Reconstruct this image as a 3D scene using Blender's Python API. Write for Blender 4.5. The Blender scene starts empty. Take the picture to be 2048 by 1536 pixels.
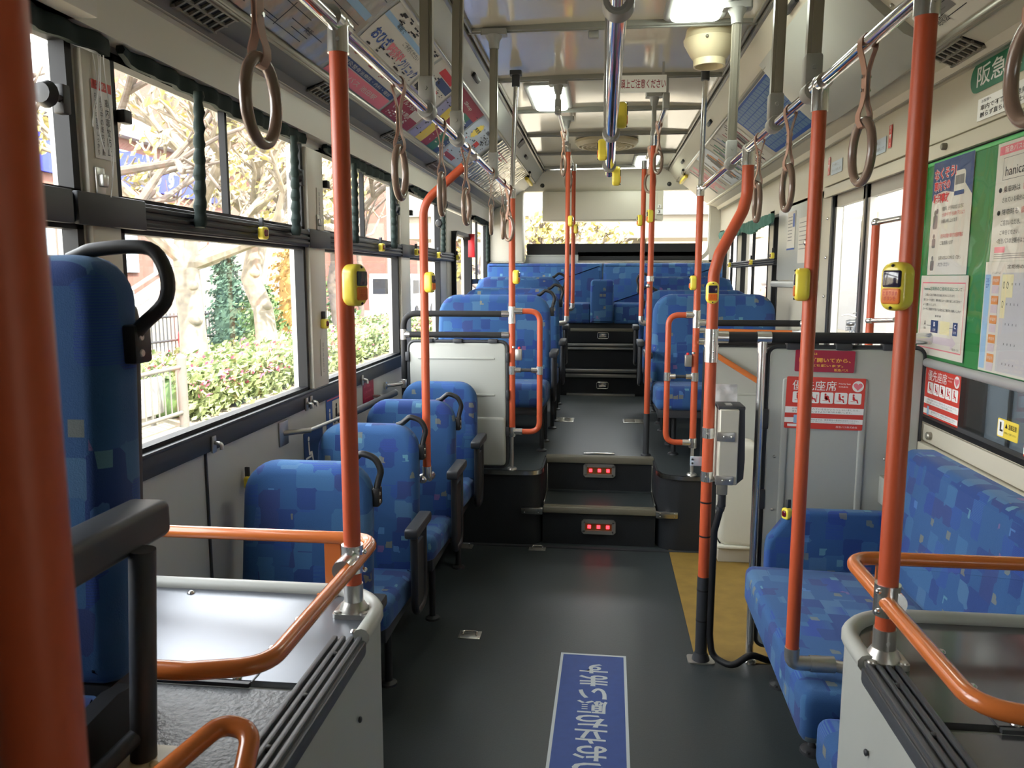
import bpy, bmesh, math, random
from mathutils import Vector, Matrix, Euler
random.seed(7)
SC = bpy.context.scene
COL = SC.collection
PI = math.pi

# ------------------------------------------------------------------ camera, sky, sun, exposure
cam_data = bpy.data.cameras.new('camera')
cam = bpy.data.objects.new('camera', cam_data); COL.objects.link(cam)
cam_data.sensor_fit = 'HORIZONTAL'; cam_data.sensor_width = 36.0
cam_data.lens = 36.0 * 1570 / 2048
cam_data.clip_start = 0.05; cam_data.clip_end = 400
YAW, PITCH = 0.1135, 0.1355
fwd = Vector((-math.sin(YAW) * math.cos(PITCH), math.cos(YAW) * math.cos(PITCH), -math.sin(PITCH)))
rgt = Vector((math.cos(YAW), math.sin(YAW), 0)); upv = rgt.cross(fwd)
cam.matrix_world = Matrix(((rgt.x, upv.x, -fwd.x, 0), (rgt.y, upv.y, -fwd.y, 0), (rgt.z, upv.z, -fwd.z, 1.45), (0, 0, 0, 1)))
cam_data.dof.use_dof = True; cam_data.dof.focus_distance = 3.0; cam_data.dof.aperture_fstop = 13.0
SC.camera = cam
SC.view_settings.view_transform = 'Standard'; SC.view_settings.look = 'None'
SC.view_settings.gamma = 1.0; SC.view_settings.use_curve_mapping = False
SC.view_settings.exposure = 1.7

world = bpy.data.worlds.new('sky'); SC.world = world; world.use_nodes = True
wn = world.node_tree; wn.nodes.clear()
w_out = wn.nodes.new('ShaderNodeOutputWorld'); w_bg = wn.nodes.new('ShaderNodeBackground')
w_tc = wn.nodes.new('ShaderNodeTexCoord'); w_sep = wn.nodes.new('ShaderNodeSeparateXYZ'); w_ramp = wn.nodes.new('ShaderNodeValToRGB')
wn.links.new(w_tc.outputs['Generated'], w_sep.inputs[0]); wn.links.new(w_sep.outputs['Z'], w_ramp.inputs[0])
w_ramp.color_ramp.elements[0].position = 0.0; w_ramp.color_ramp.elements[0].color = (1.0, 0.99, 0.97, 1)
w_ramp.color_ramp.elements[1].position = 0.8; w_ramp.color_ramp.elements[1].color = (0.93, 0.96, 1.0, 1)
wn.links.new(w_ramp.outputs[0], w_bg.inputs[0]); w_bg.inputs[1].default_value = 4.4
wn.links.new(w_bg.outputs[0], w_out.inputs[0])

sun_data = bpy.data.lights.new('sun', 'SUN'); sun_data.energy = 10.0; sun_data.angle = 0.01; sun_data.color = (1.0, 0.93, 0.82)
sun = bpy.data.objects.new('sun', sun_data); COL.objects.link(sun)
SUN_DIR = Vector((-0.55, 0.42, -0.95)).normalized()
sun.rotation_euler = SUN_DIR.to_track_quat('-Z', 'Y').to_euler()

# ------------------------------------------------------------------ materials
def lin(c):
    r = []
    for v in c[:3]:
        v = v / 255.0
        r.append(v / 12.92 if v <= 0.04045 else ((v + 0.055) / 1.055) ** 2.4)
    return (r[0], r[1], r[2], 1.0)
MATS = {}
def mat(name, c, rough=0.5, metal=0.0, coat=0.0, spec=0.5, noise=None, bump=None, emit=0.0, streak=None):
    """c: sRGB 0-255. noise=(scale, amount): brightness mottling; bump=(scale, strength)."""
    if name in MATS: return MATS[name]
    m = bpy.data.materials.new(name); m.use_nodes = True; MATS[name] = m
    nt = m.node_tree; b = nt.nodes['Principled BSDF']
    b.inputs['Base Color'].default_value = lin(c); b.inputs['Roughness'].default_value = rough
    b.inputs['Metallic'].default_value = metal; b.inputs['Coat Weight'].default_value = coat
    b.inputs['Coat Roughness'].default_value = 0.08
    b.inputs['Specular IOR Level'].default_value = spec
    m.diffuse_color = lin(c)
    if emit:
        b.inputs['Emission Color'].default_value = lin(c); b.inputs['Emission Strength'].default_value = emit
    if noise or bump:
        tc = nt.nodes.new('ShaderNodeTexCoord')
    if noise:
        n = nt.nodes.new('ShaderNodeTexNoise'); n.inputs['Scale'].default_value = noise[0]; n.inputs['Detail'].default_value = 5
        nt.links.new(tc.outputs['Object'], n.inputs['Vector'])
        r = nt.nodes.new('ShaderNodeValToRGB'); L = lin(c); a = noise[1]
        r.color_ramp.elements[0].position = 0.3; r.color_ramp.elements[0].color = tuple(max(0, v * (1 - a)) for v in L[:3]) + (1,)
        r.color_ramp.elements[1].position = 0.72; r.color_ramp.elements[1].color = tuple(min(1, v * (1 + a)) for v in L[:3]) + (1,)
        nt.links.new(n.outputs['Fac'], r.inputs[0]); nt.links.new(r.outputs[0], b.inputs['Base Color'])
    if bump:
        n2 = nt.nodes.new('ShaderNodeTexNoise'); n2.inputs['Scale'].default_value = bump[0]; n2.inputs['Detail'].default_value = 3
        nt.links.new(tc.outputs['Object'], n2.inputs['Vector'])
        bp = nt.nodes.new('ShaderNodeBump'); bp.inputs['Strength'].default_value = bump[1]; bp.inputs['Distance'].default_value = 0.02
        nt.links.new(n2.outputs['Fac'], bp.inputs['Height']); nt.links.new(bp.outputs[0], b.inputs['Normal'])
    return m

ORANGE = mat('orange_vinyl', (190, 84, 50), 0.40, bump=(900, 0.04))
ORANGE2 = mat('orange_paint', (204, 112, 54), 0.25, coat=0.5)
CHROME = mat('chrome', (222, 222, 220), 0.2, 0.9)
STEEL = mat('dull_steel', (186, 184, 178), 0.34, 0.85)
ALU = mat('grey_aluminium', (146, 142, 130), 0.32, 0.45)
MIRROR = mat('mirror_chrome', (225, 225, 228), 0.07, 1.0)
CLAMP = mat('grey_paint', (150, 150, 146), 0.4)
BLACKP = mat('black_plastic', (26, 26, 28), 0.45)
DARKG = mat('dark_grey_plastic', (52, 54, 58), 0.5)
FOAM = mat('black_foam', (24, 24, 26), 0.75)
TRIMR = mat('grey_ribbed_rubber', (66, 68, 72), 0.4)
RUBBER = mat('black_rubber', (40, 41, 44), 0.45)
CREAM = mat('cream_panel', (208, 203, 188), 0.42, noise=(2.0, 0.03))
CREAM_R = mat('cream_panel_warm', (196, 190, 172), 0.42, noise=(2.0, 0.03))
DUCT = mat('dark_grey_duct', (104, 104, 100), 0.5)
GREYW = mat('pale_grey_laminate', (172, 174, 167), 0.4, noise=(3, 0.03))
WALLG = mat('grey_wall_laminate', (190, 190, 184), 0.45, noise=(3, 0.03))
PALEB = mat('pale_blue_grey_panel', (176, 188, 200), 0.4)
CEIL = mat('glossy_beige_laminate', (212, 205, 186), 0.11, coat=0.6, spec=0.75, bump=(2.2, 0.035))
RIB = mat('grey_rib', (140, 140, 132), 0.35)
FLOORM = mat('dark_grey_vinyl', (50, 56, 58), 0.40, noise=(320, 0.2), bump=(120, 0.03))
STEPM = mat('black_vinyl', (28, 31, 35), 0.5, noise=(260, 0.3))
OCHRE = mat('ochre_floor', (140, 112, 52), 0.55, noise=(12, 0.16))
NOSE = mat('step_nosing', (126, 122, 108), 0.4, 0.3)
ALUSTRIP = mat('polished_edging', (190, 190, 186), 0.22, 1.0)
YELLOW = mat('yellow_plastic', (250, 230, 84), 0.3, coat=0.3)
LENS = mat('dark_purple_lens', (44, 38, 62), 0.12, coat=0.6)
REDLENS = mat('dark_red_lens', (96, 22, 34), 0.12, coat=0.6)
OLABEL = mat('orange_label', (232, 120, 40), 0.4)
LEATHER = mat('tan_leather', (164, 124, 104), 0.5, bump=(300, 0.05))
RINGM = mat('brown_ring', (128, 106, 92), 0.25, coat=0.3, noise=(20, 0.08))
WHITE = mat('white_vinyl', (236, 236, 232), 0.4)
PAPER = mat('paper', (210, 206, 194), 0.6)
BLACKINK = mat('black_ink', (24, 24, 26), 0.6)
GREYINK = mat('grey_ink', (120, 118, 116), 0.6)
REDINK = mat('red_ink', (204, 36, 40), 0.5)
PINKINK = mat('pink_ink', (226, 120, 132), 0.5)
REDST = mat('red_sticker', (206, 62, 50), 0.35)
CRIM = mat('crimson_sticker', (158, 22, 58), 0.35)
GOLD = mat('gold_ink', (238, 178, 74), 0.4)
BLUESIGN = mat('blue_floor_sign', (30, 62, 128), 0.5, noise=(30, 0.08))
SIGNGREY = mat('sign_grey_ink', (176, 182, 184), 0.5)
GREENST = mat('green_sticker', (30, 110, 78), 0.4)
GREENP = mat('green_felt_panel', (42, 124, 64), 0.35, noise=(4, 0.06))
LIME = mat('bright_green_edge', (70, 176, 96), 0.35)
NAVY = mat('navy_print', (38, 66, 116), 0.5)
SKYINK = mat('sky_blue_print', (150, 186, 216), 0.5)
BLUEINK = mat('blue_print', (46, 84, 160), 0.5)
YELINK = mat('yellow_print', (232, 206, 76), 0.5)
GREENINK = mat('green_print', (34, 112, 84), 0.5)
MAROON = mat('maroon_print', (150, 34, 54), 0.5)
GRIDP = mat('grey_print_field', (188, 188, 190), .5); PALEY = mat('pale_yellow_print', (222, 214, 168), .5); PALEPK = mat('pale_pink_print', (200, 186, 194), .5)
LAVEN = mat('lavender_print', (160, 160, 196), 0.5)
ORINK = mat('orange_print', (214, 140, 76), 0.5)
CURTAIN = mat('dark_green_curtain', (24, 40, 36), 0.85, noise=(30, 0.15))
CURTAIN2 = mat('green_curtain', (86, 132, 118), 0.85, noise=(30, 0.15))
FRAMEB = mat('black_window_frame', (17, 18, 20), 0.5, spec=0.25)
RAILD = mat('dark_grooved_rail', (34, 36, 40), 0.5)
PLATE = mat('stainless_plate', (112, 116, 124), 0.3, 0.6, noise=(5, 0.06), bump=(5, 0.05))
MATTING = mat('grey_vinyl_mat', (92, 95, 98), 0.4, noise=(90, 0.3), bump=(110, 0.2))
TOPDARK = mat('dark_glossy_top', (58, 58, 62), 0.2, coat=0.4)
LAMP = mat('lamp_diffuser', (238, 246, 232), 0.3, emit=6.5)
LED = mat('red_led', (255, 40, 50), 0.3, emit=2.2)
BROWNB = mat('brown_led_board', (96, 82, 40), 0.4)
BEIGEPL = mat('beige_plastic', (214, 202, 168), 0.4)
BACKSEAT = mat('black_void_vinyl', (16, 16, 18), 0.6)
BOXM = mat('box_grey_paint', (186, 182, 168), 0.35)
CLOTHM = mat('white_cover_cloth', (206, 204, 190), 0.8, bump=(14, 0.15))
PLASTICW = mat('clear_white_plastic', (226, 226, 226), 0.25, bump=(30, 0.3))
SILVER = mat('silver_grey_bar', (168, 168, 168), 0.35, 0.3)
REDBOX = mat('red_box_paint', (200, 34, 44), 0.4)

def glass(name, tint=(1, 1, 1), refl=0.06):
    m = bpy.data.materials.new(name); m.use_nodes = True; MATS[name] = m
    nt = m.node_tree; nt.nodes.clear()
    o = nt.nodes.new('ShaderNodeOutputMaterial'); t = nt.nodes.new('ShaderNodeBsdfTransparent'); g = nt.nodes.new('ShaderNodeBsdfGlossy')
    t.inputs[0].default_value = tint + (1,); g.inputs['Roughness'].default_value = 0.02
    mx = nt.nodes.new('ShaderNodeMixShader'); lw = nt.nodes.new('ShaderNodeLayerWeight'); lw.inputs[0].default_value = 0.3
    mr = nt.nodes.new('ShaderNodeMath'); mr.operation = 'MULTIPLY'; mr.inputs[1].default_value = refl * 4
    nt.links.new(lw.outputs['Fresnel'], mr.inputs[0]); nt.links.new(mr.outputs[0], mx.inputs[0])
    nt.links.new(t.outputs[0], mx.inputs[1]); nt.links.new(g.outputs[0], mx.inputs[2]); nt.links.new(mx.outputs[0], o.inputs[0])
    return m
GLASS = glass('window_glass', (0.96, 0.97, 0.97))
DOORGLASS = glass('door_glass', (0.9, 0.92, 0.92))
TINT = glass('tinted_glass', (0.58, 0.60, 0.62), 0.10)
FILM = glass('clear_vinyl_film', (0.95, 0.95, 0.95), 0.025)

def fabric():
    m = bpy.data.materials.new('blue_patchwork_moquette'); m.use_nodes = True
    nt = m.node_tree; b = nt.nodes['Principled BSDF']; b.inputs['Roughness'].default_value = 0.85
    b.inputs['Specular IOR Level'].default_value = 0.2
    b.inputs['Sheen Weight'].default_value = 0.15; b.inputs['Sheen Tint'].default_value = (0.7, 0.82, 1, 1)
    N = nt.nodes.new; K = nt.links.new
    tc = N('ShaderNodeTexCoord'); oi = N('ShaderNodeObjectInfo')
    off = N('ShaderNodeVectorMath'); off.operation = 'MULTIPLY_ADD'
    cb = N('ShaderNodeCombineXYZ'); K(oi.outputs['Random'], cb.inputs[0]); K(oi.outputs['Random'], cb.inputs[2])
    K(cb.outputs[0], off.inputs[0]); off.inputs[1].default_value = (7.3, 0, 5.1); K(tc.outputs['Object'], off.inputs[2])
    def vor(scale, rnd):
        v = N('ShaderNodeTexVoronoi'); v.voronoi_dimensions = '3D'; v.distance = 'CHEBYCHEV'
        v.inputs['Scale'].default_value = scale; v.inputs['Randomness'].default_value = rnd
        K(off.outputs[0], v.inputs['Vector']); s = N('ShaderNodeSeparateColor'); K(v.outputs['Color'], s.inputs[0]); return v, s
    def ramp(stops, src):
        r = N('ShaderNodeValToRGB'); r.color_ramp.interpolation = 'CONSTANT'
        el = r.color_ramp.elements
        while len(el) < len(stops): el.new(0.5)
        for e, (p, c) in zip(el, stops): e.position = p; e.color = lin(c) if isinstance(c, tuple) else (c, c, c, 1)
        K(src, r.inputs[0]); return r
    v1, s1 = vor(17, 0.45)
    base = ramp([(0, (50, 86, 134)), (0.40, (60, 100, 144)), (0.56, (44, 68, 124)), (0.70, (72, 108, 146)), (0.78, (50, 86, 134)), (0.92, (52, 68, 120))], s1.outputs[0])
    # ribbed patches
    wv = N('ShaderNodeTexWave'); wv.wave_type = 'BANDS'; wv.bands_direction = 'Z'; wv.inputs['Scale'].default_value = 75
    wv.inputs['Distortion'].default_value = 0
    K(off.outputs[0], wv.inputs['Vector'])
    rib = ramp([(0, 0.0), (0.86, 1.0)], s1.outputs[1])
    mul = N('ShaderNodeMath'); mul.operation = 'MULTIPLY'; K(rib.outputs[0], mul.inputs[0]); K(wv.outputs['Fac'], mul.inputs[1])
    mx1 = N('ShaderNodeMixRGB'); mx1.inputs[2].default_value = lin((44, 70, 146)); K(mul.outputs[0], mx1.inputs[0]); K(base.outputs[0], mx1.inputs[1])
    v2, s2 = vor(33, 0.75)
    msk = ramp([(0, 0.0), (0.93, 0.5)], s2.outputs[0])
    acc = ramp([(0, (140, 136, 92)), (0.3, (116, 168, 176)), (0.55, (146, 98, 140)), (0.68, (96, 140, 196)), (0.84, (150, 140, 80))], s2.outputs[1])
    rad = N('ShaderNodeMath'); rad.operation = 'LESS_THAN'; rad.inputs[1].default_value = 0.42; K(v2.outputs['Distance'], rad.inputs[0])
    mm = N('ShaderNodeMath'); mm.operation = 'MULTIPLY'; K(msk.outputs[0], mm.inputs[0]); K(rad.outputs[0], mm.inputs[1])
    mx2 = N('ShaderNodeMixRGB'); K(mm.outputs[0], mx2.inputs[0]); K(mx1.outputs[0], mx2.inputs[1]); K(acc.outputs[0], mx2.inputs[2])
    K(mx2.outputs[0], b.inputs['Base Color'])
    nz = N('ShaderNodeTexNoise'); nz.inputs['Scale'].default_value = 500; K(tc.outputs['Object'], nz.inputs['Vector'])
    bp = N('ShaderNodeBump'); bp.inputs['Strength'].default_value = 0.25; bp.inputs['Distance'].default_value = 0.004; K(nz.outputs['Fac'], bp.inputs['Height']); K(bp.outputs[0], b.inputs['Normal'])
    MATS[m.name] = m
    return m
FAB = fabric()

# ------------------------------------------------------------------ scene helpers
def setp(o, label=None, cat=None, group=None, kind=None):
    if label: o['label'] = label
    if cat: o['category'] = cat
    if group: o['group'] = group
    if kind: o['kind'] = kind
    return o
def thing(name, label, cat, loc=(0, 0, 0), group=None):
    o = bpy.data.objects.new(name, None); COL.objects.link(o); o.location = loc; o.empty_display_size = 0.05
    return setp(o, label, cat, group)
def root_of(o):
    while o.parent: o = o.parent
    return o
def copy_tree(o, parent=None):
    c = o.copy(); COL.objects.link(c)
    if parent: c.parent = parent; c.matrix_parent_inverse = Matrix()
    for ch in list(o.children): copy_tree(ch, c)
    return c
def dup(o, loc=None, rz=None, label=None, group=None, scale=None):
    c = copy_tree(o)
    if loc is not None: c.location = loc
    if rz is not None: c.rotation_euler = (0, 0, rz)
    if scale is not None: c.scale = (scale, scale, scale)
    return setp(c, label, None, group)

def fillet(pts, r, seg=5, closed=False):
    P = [Vector(p) for p in pts]; out = []; n = len(P)
    for i, p in enumerate(P):
        if not closed and (i == 0 or i == n - 1): out.append(p); continue
        a = (P[i - 1] - p); b = (P[(i + 1) % n] - p)
        la, lb = a.length, b.length
        if la < 1e-6 or lb < 1e-6: continue
        a = a / la; b = b / lb; ang = a.angle(b)
        if ang > PI - 0.02: out.append(p); continue
        d = min(r / math.tan(ang / 2), la * 0.49, lb * 0.49)
        p0 = p + a * d; p1 = p + b * d
        for k in range(seg + 1):
            t = k / seg
            out.append(p0 * (1 - t) ** 2 + p * (2 * t * (1 - t)) + p1 * t * t)
    return out
def rrect(x0, x1, y0, y1, r, seg=4):
    """rounded rectangle; r: one radius or (bl, br, tr, tl)"""
    if not isinstance(r, tuple): r = (r, r, r, r)
    out = []
    for (cx, cy, rr, a0) in ((x0, y0, r[0], PI), (x1, y0, r[1], 1.5 * PI), (x1, y1, r[2], 0), (x0, y1, r[3], 0.5 * PI)):
        sx = 1 if cx == x0 else -1; sy = 1 if cy == y0 else -1
        if rr <= 0: out.append((cx, cy)); continue
        for k in range(seg + 1):
            a = a0 + k / seg * PI / 2
            out.append((cx + sx * rr + rr * math.cos(a), cy + sy * rr + rr * math.sin(a)))
    return out
def inset(poly, d):
    n = len(poly); out = []
    for i in range(n):
        p0 = Vector(poly[i - 1]).to_2d(); p1 = Vector(poly[i]).to_2d(); p2 = Vector(poly[(i + 1) % n]).to_2d()
        e1 = (p1 - p0); e2 = (p2 - p1)
        if e1.length < 1e-9: e1 = e2
        if e2.length < 1e-9: e2 = e1
        e1 = e1.normalized(); e2 = e2.normalized()
        n1 = Vector((-e1.y, e1.x)); n2 = Vector((-e2.y, e2.x)); b = n1 + n2
        if b.length < 1e-6: b = n1
        b = b.normalized(); k = max(0.5, b.dot(n1))
        out.append(tuple(p1 + b * (d / k)))
    return out
AX = {'x': lambda a, p: (a, p[0], p[1]), 'y': lambda a, p: (p[0], a, p[1]), 'z': lambda a, p: (p[0], p[1], a)}

SPLIT = {'joints': 'joint', 'brackets': 'bracket', 'bracket_plates': 'bracket_plate', 'pole_clamps': 'pole_clamp', 'cable_ties': 'cable_tie', 'screws': 'screw', 'trim_screws': 'trim_screw', 'rivets': 'rivet', 'arms': 'arm', 'legs': 'leg', 'columns': 'column', 'bars': 'bar', 'rails': 'rail', 'edge_clips': 'edge_clip', 'pilasters': 'pilaster', 'hanging_tabs': 'hanging_tab', 'eyes': 'eye', 'padded_bar': 'padded_bar', 'brace': 'brace', 'windows': 'window', 'ribs': 'rib', 'wheel_mark': 'wheel_mark', 'cornice': 'cornice', 'plate_joint': 'plate_joint'}
class MB:
    def __init__(s): s.bm = bmesh.new()
    def _face(s, vs):
        try: return s.bm.faces.new(vs)
        except ValueError: return None
    def box(s, x0, x1, y0, y1, z0, z1, b=0.0, seg=2):
        t = bmesh.new(); bmesh.ops.create_cube(t, size=1)
        for v in t.verts: v.co = Vector(((x0 + x1) / 2 + v.co.x * (x1 - x0), (y0 + y1) / 2 + v.co.y * (y1 - y0), (z0 + z1) / 2 + v.co.z * (z1 - z0)))
        if b > 0:
            b = min(b, abs(x1 - x0) * .49, abs(y1 - y0) * .49, abs(z1 - z0) * .49)
            bmesh.ops.bevel(t, geom=t.edges[:], offset=b, segments=seg, affect='EDGES', profile=0.5)
        return s.add(t)
    def add(s, t, M=None):
        mp = {}
        for v in t.verts: mp[v] = s.bm.verts.new(M @ v.co if M else v.co)
        for f in t.faces: s._face([mp[v] for v in f.verts])
        t.free(); return s
    def addmb(s, o, M=None): return s.add(o.bm, M)
    def loft(s, rings, caps=True, closed=True):
        R = [[s.bm.verts.new(p) for p in r] for r in rings]
        for a, b in zip(R, R[1:]):
            n = len(a)
            for i in range(n if closed else n - 1):
                j = (i + 1) % n; s._face([a[i], a[j], b[j], b[i]])
        if caps: s._face(R[0][::-1]); s._face(R[-1])
        return s
    def tube(s, pts, r, n=14, closed=False, caps=True, sq=None):
        P = [Vector(p) for p in pts]; m = len(P); rings = []; nv = None
        rr = r if isinstance(r, (list, tuple)) else [r] * m
        for i in range(m):
            if closed: t = P[(i + 1) % m] - P[i - 1]
            else: t = P[min(i + 1, m - 1)] - P[max(i - 1, 0)]
            t.normalize()
            if nv is None:
                up = Vector((0, 0, 1)) if abs(t.z) < 0.9 else Vector((0, 1, 0))
                nv = (up - t * up.dot(t)).normalized()
            else:
                nv = (nv - t * nv.dot(t)); nv.normalize()
            bv = t.cross(nv)
            if sq: rings.append([P[i] + nv * a + bv * c for (a, c) in ((sq[0], sq[1]), (-sq[0], sq[1]), (-sq[0], -sq[1]), (sq[0], -sq[1]))])
            else: rings.append([P[i] + (nv * math.cos(2 * PI * k / n) + bv * math.sin(2 * PI * k / n)) * rr[i] for k in range(n)])
        if closed: rings.append(rings[0]); 
        if closed:
            R = [[s.bm.verts.new(p) for p in r_] for r_ in rings[:-1]]
            for i in range(m):
                a, b = R[i], R[(i + 1) % m]; q = len(a)
                for k in range(q): s._face([a[k], a[(k + 1) % q], b[(k + 1) % q], b[k]])
        else: s.loft(rings, caps)
        return s
    def cyl(s, p0, p1, r, n=16, r2=None): return s.tube([p0, p1], [r, r if r2 is None else r2], n)
    def prism(s, poly, ax, a0, a1): return s.loft([[AX[ax](a0, p) for p in poly], [AX[ax](a1, p) for p in poly]])
    def pillow(s, poly, ax, a0, a1, r, seg=3, back=True):
        """poly counter-clockwise; edge rounded by r at a0 side (and a1 side when back)"""
        sg = 1 if a1 > a0 else -1; A = [PI / 2 * k / seg for k in range(seg + 1)]
        lv = [(a0 + sg * r * (1 - math.cos(a)), r * (1 - math.sin(a))) for a in A]
        if back: lv += [(a1 - sg * r * (1 - math.cos(a)), r * (1 - math.sin(a))) for a in reversed(A)]
        else: lv.append((a1, 0))
        return s.loft([[AX[ax](a, p) for p in (inset(poly, d) if d > 1e-9 else poly)] for a, d in lv])
    def sphere(s, c, r, sx=1, sy=1, sz=1, u=16, v=10):
        t = bmesh.new(); bmesh.ops.create_uvsphere(t, u_segments=u, v_segments=v, radius=r)
        for q in t.verts: q.co = Vector((c[0] + q.co.x * sx, c[1] + q.co.y * sy, c[2] + q.co.z * sz))
        return s.add(t)
    def lathe(s, prof, c, n=24, ax='z'):
        rings = []
        for (r, h) in prof:
            ring = []
            for k in range(n):
                a = 2 * PI * k / n; x, y = r * math.cos(a), r * math.sin(a)
                ring.append((c[0] + x, c[1] + y, c[2] + h) if ax == 'z' else ((c[0] + x, c[1] + h, c[2] + y) if ax == 'y' else (c[0] + h, c[1] + x, c[2] + y)))
            rings.append(ring)
        return s.loft(rings)
    def sheet(s, grid, t=None):
        """grid of points -> open sheet"""
        R = [[s.bm.verts.new(p) for p in row] for row in grid]
        for a, b in zip(R, R[1:]):
            for i in range(len(a) - 1): s._face([a[i], a[i + 1], b[i + 1], b[i]])
        return s
    def tf(s, M): bmesh.ops.transform(s.bm, matrix=M, verts=s.bm.verts[:]); return s
    def warp(s, f):
        for v in s.bm.verts: v.co = Vector(f(v.co))
        return s
    def islands(s):
        bm = s.bm; seen = set(); out = []
        for v0 in bm.verts:
            if v0 in seen: continue
            st = [v0]; seen.add(v0); isl = []
            while st:
                v = st.pop(); isl.append(v)
                for e in v.link_edges:
                    w = e.other_vert(v)
                    if w not in seen: seen.add(w); st.append(w)
            lo = Vector([min(v.co[i] for v in isl) for i in range(3)]); hi = Vector([max(v.co[i] for v in isl) for i in range(3)]); out.append([isl, lo, hi])
        g = .0015; ch = True
        while ch:
            ch = False
            for i in range(len(out)):
                for j in range(i + 1, len(out)):
                    a, b = out[i], out[j]
                    if all(a[1][k] - g <= b[2][k] and b[1][k] - g <= a[2][k] for k in range(3)):
                        a[0] += b[0]; a[1] = Vector([min(a[1][k], b[1][k]) for k in range(3)]); a[2] = Vector([max(a[2][k], b[2][k]) for k in range(3)]); out.pop(j); ch = True; break
                if ch: break
        return [o[0] for o in out]
    def build(s, name, m, parent=None, angle=38, smooth=True, loc=None, one=False):
        if parent is not None and name in SPLIT and not one:
            r = None
            for isl in s.islands():
                t = MB(); mp = {v: t.bm.verts.new(v.co) for v in isl}
                for f in {f for v in isl for f in v.link_faces}: t._face([mp[v] for v in f.verts])
                o = t.build(SPLIT[name], m, parent, angle, smooth, one=True); r = r or o
            s.bm.free(); return r
        off = Vector((0, 0, 0))
        if parent is not None: off = Vector(root_of(parent).location)
        elif loc is not None: off = Vector(loc)
        bmesh.ops.recalc_face_normals(s.bm, faces=s.bm.faces[:])
        if off.length > 0:
            for v in s.bm.verts: v.co -= off
        me = bpy.data.meshes.new(name); s.bm.to_mesh(me); s.bm.free()
        me.materials.append(m)
        if smooth:
            me.shade_smooth(); me.set_sharp_from_angle(angle=math.radians(angle))
        o = bpy.data.objects.new(name, me); COL.objects.link(o)
        if parent is not None: o.parent = parent
        elif loc is not None: o.location = loc
        return o
def struct(name, mb, m, loc=None):
    o = mb.build(name, m, None, loc=loc); o['kind'] = 'structure'; return o
def sthing(name, loc=(0, 0, 0)):
    o = bpy.data.objects.new(name, None); COL.objects.link(o); o.location = loc; o['kind'] = 'structure'; return o

_txt = {}
def glyphs(body, bold=0.0, spacing=1.0, line=1.0, align='CENTER'):
    key = (body, bold, spacing, line, align)
    if key in _txt: return _txt[key]
    cu = bpy.data.curves.new('text', 'FONT'); cu.body = body; cu.align_x = align; cu.align_y = 'CENTER'; cu.size = 1.0
    cu.offset = bold; cu.space_character = spacing; cu.space_line = line; cu.resolution_u = 3
    ob = bpy.data.objects.new('text', cu); COL.objects.link(ob)
    dg = bpy.context.evaluated_depsgraph_get()
    me = bpy.data.meshes.new_from_object(ob.evaluated_get(dg))
    vs = [v.co.copy() for v in me.vertices]; fs = [tuple(p.vertices) for p in me.polygons]
    COL.objects.unlink(ob); bpy.data.objects.remove(ob); bpy.data.curves.remove(cu); bpy.data.meshes.remove(me)
    if vs:
        x0, x1 = min(v.x for v in vs), max(v.x for v in vs); y0, y1 = min(v.y for v in vs), max(v.y for v in vs)
        cx, cy = (x0 + x1) / 2, (y0 + y1) / 2
        vs = [Vector((v.x - cx, v.y - cy, 0)) for v in vs]
        _txt[key] = (vs, fs, x1 - x0, y1 - y0)
    else: _txt[key] = ([], [], 1, 1)
    return _txt[key]
def text(mb, body, c, r, u, w, h, bold=0.0, f=None, spacing=1.0, line=1.0, align='CENTER'):
    """fits text in w x h at centre c with right vector r, up vector u"""
    vs, fs, gw, gh = glyphs(body, bold, spacing, line, align)
    c = Vector(c); r = Vector(r).normalized(); u = Vector(u).normalized()
    B = []
    for v in vs:
        q = c + r * (v.x / gw * w) + u * (v.y / gh * h)
        B.append(mb.bm.verts.new(f(q) if f else q))
    for t in fs: mb._face([B[i] for i in t])
    return mb
# ------------------------------------------------------------------ the bus body
XL, XR, YF, YR = -1.15, 1.16, -1.5, 8.25
ZC = 2.5
# low floor and raised rear deck
m = MB(); m.box(XL, XR, YF, 4.18, -0.06, 0.0); struct('floor', m, FLOORM)
m = MB(); m.box(0.375, XR, 2.885, 4.178, 0.0005, 0.004)
o = struct('trim_1', m, OCHRE)
deck = [(XL, 4.12)] + [(-0.42, 4.12)] + [p for p in [(-0.36, 4.125), (-0.325, 4.15), (-0.308, 4.20)]] + [(-0.305, 4.49), (0.304, 4.49), (0.31, 4.21), (0.328, 4.15), (0.37, 4.115), (0.44, 4.10), (XR, 4.10), (XR, 6.92), (XL, 6.92)]
m = MB(); m.prism(deck, 'z', 0.0, 0.405); struct('floor_1', m, STEPM)
m = MB(); m.prism(inset(deck, 0.012), 'z', 0.4055, 0.41); struct('floor_2', m, FLOORM)
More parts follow.
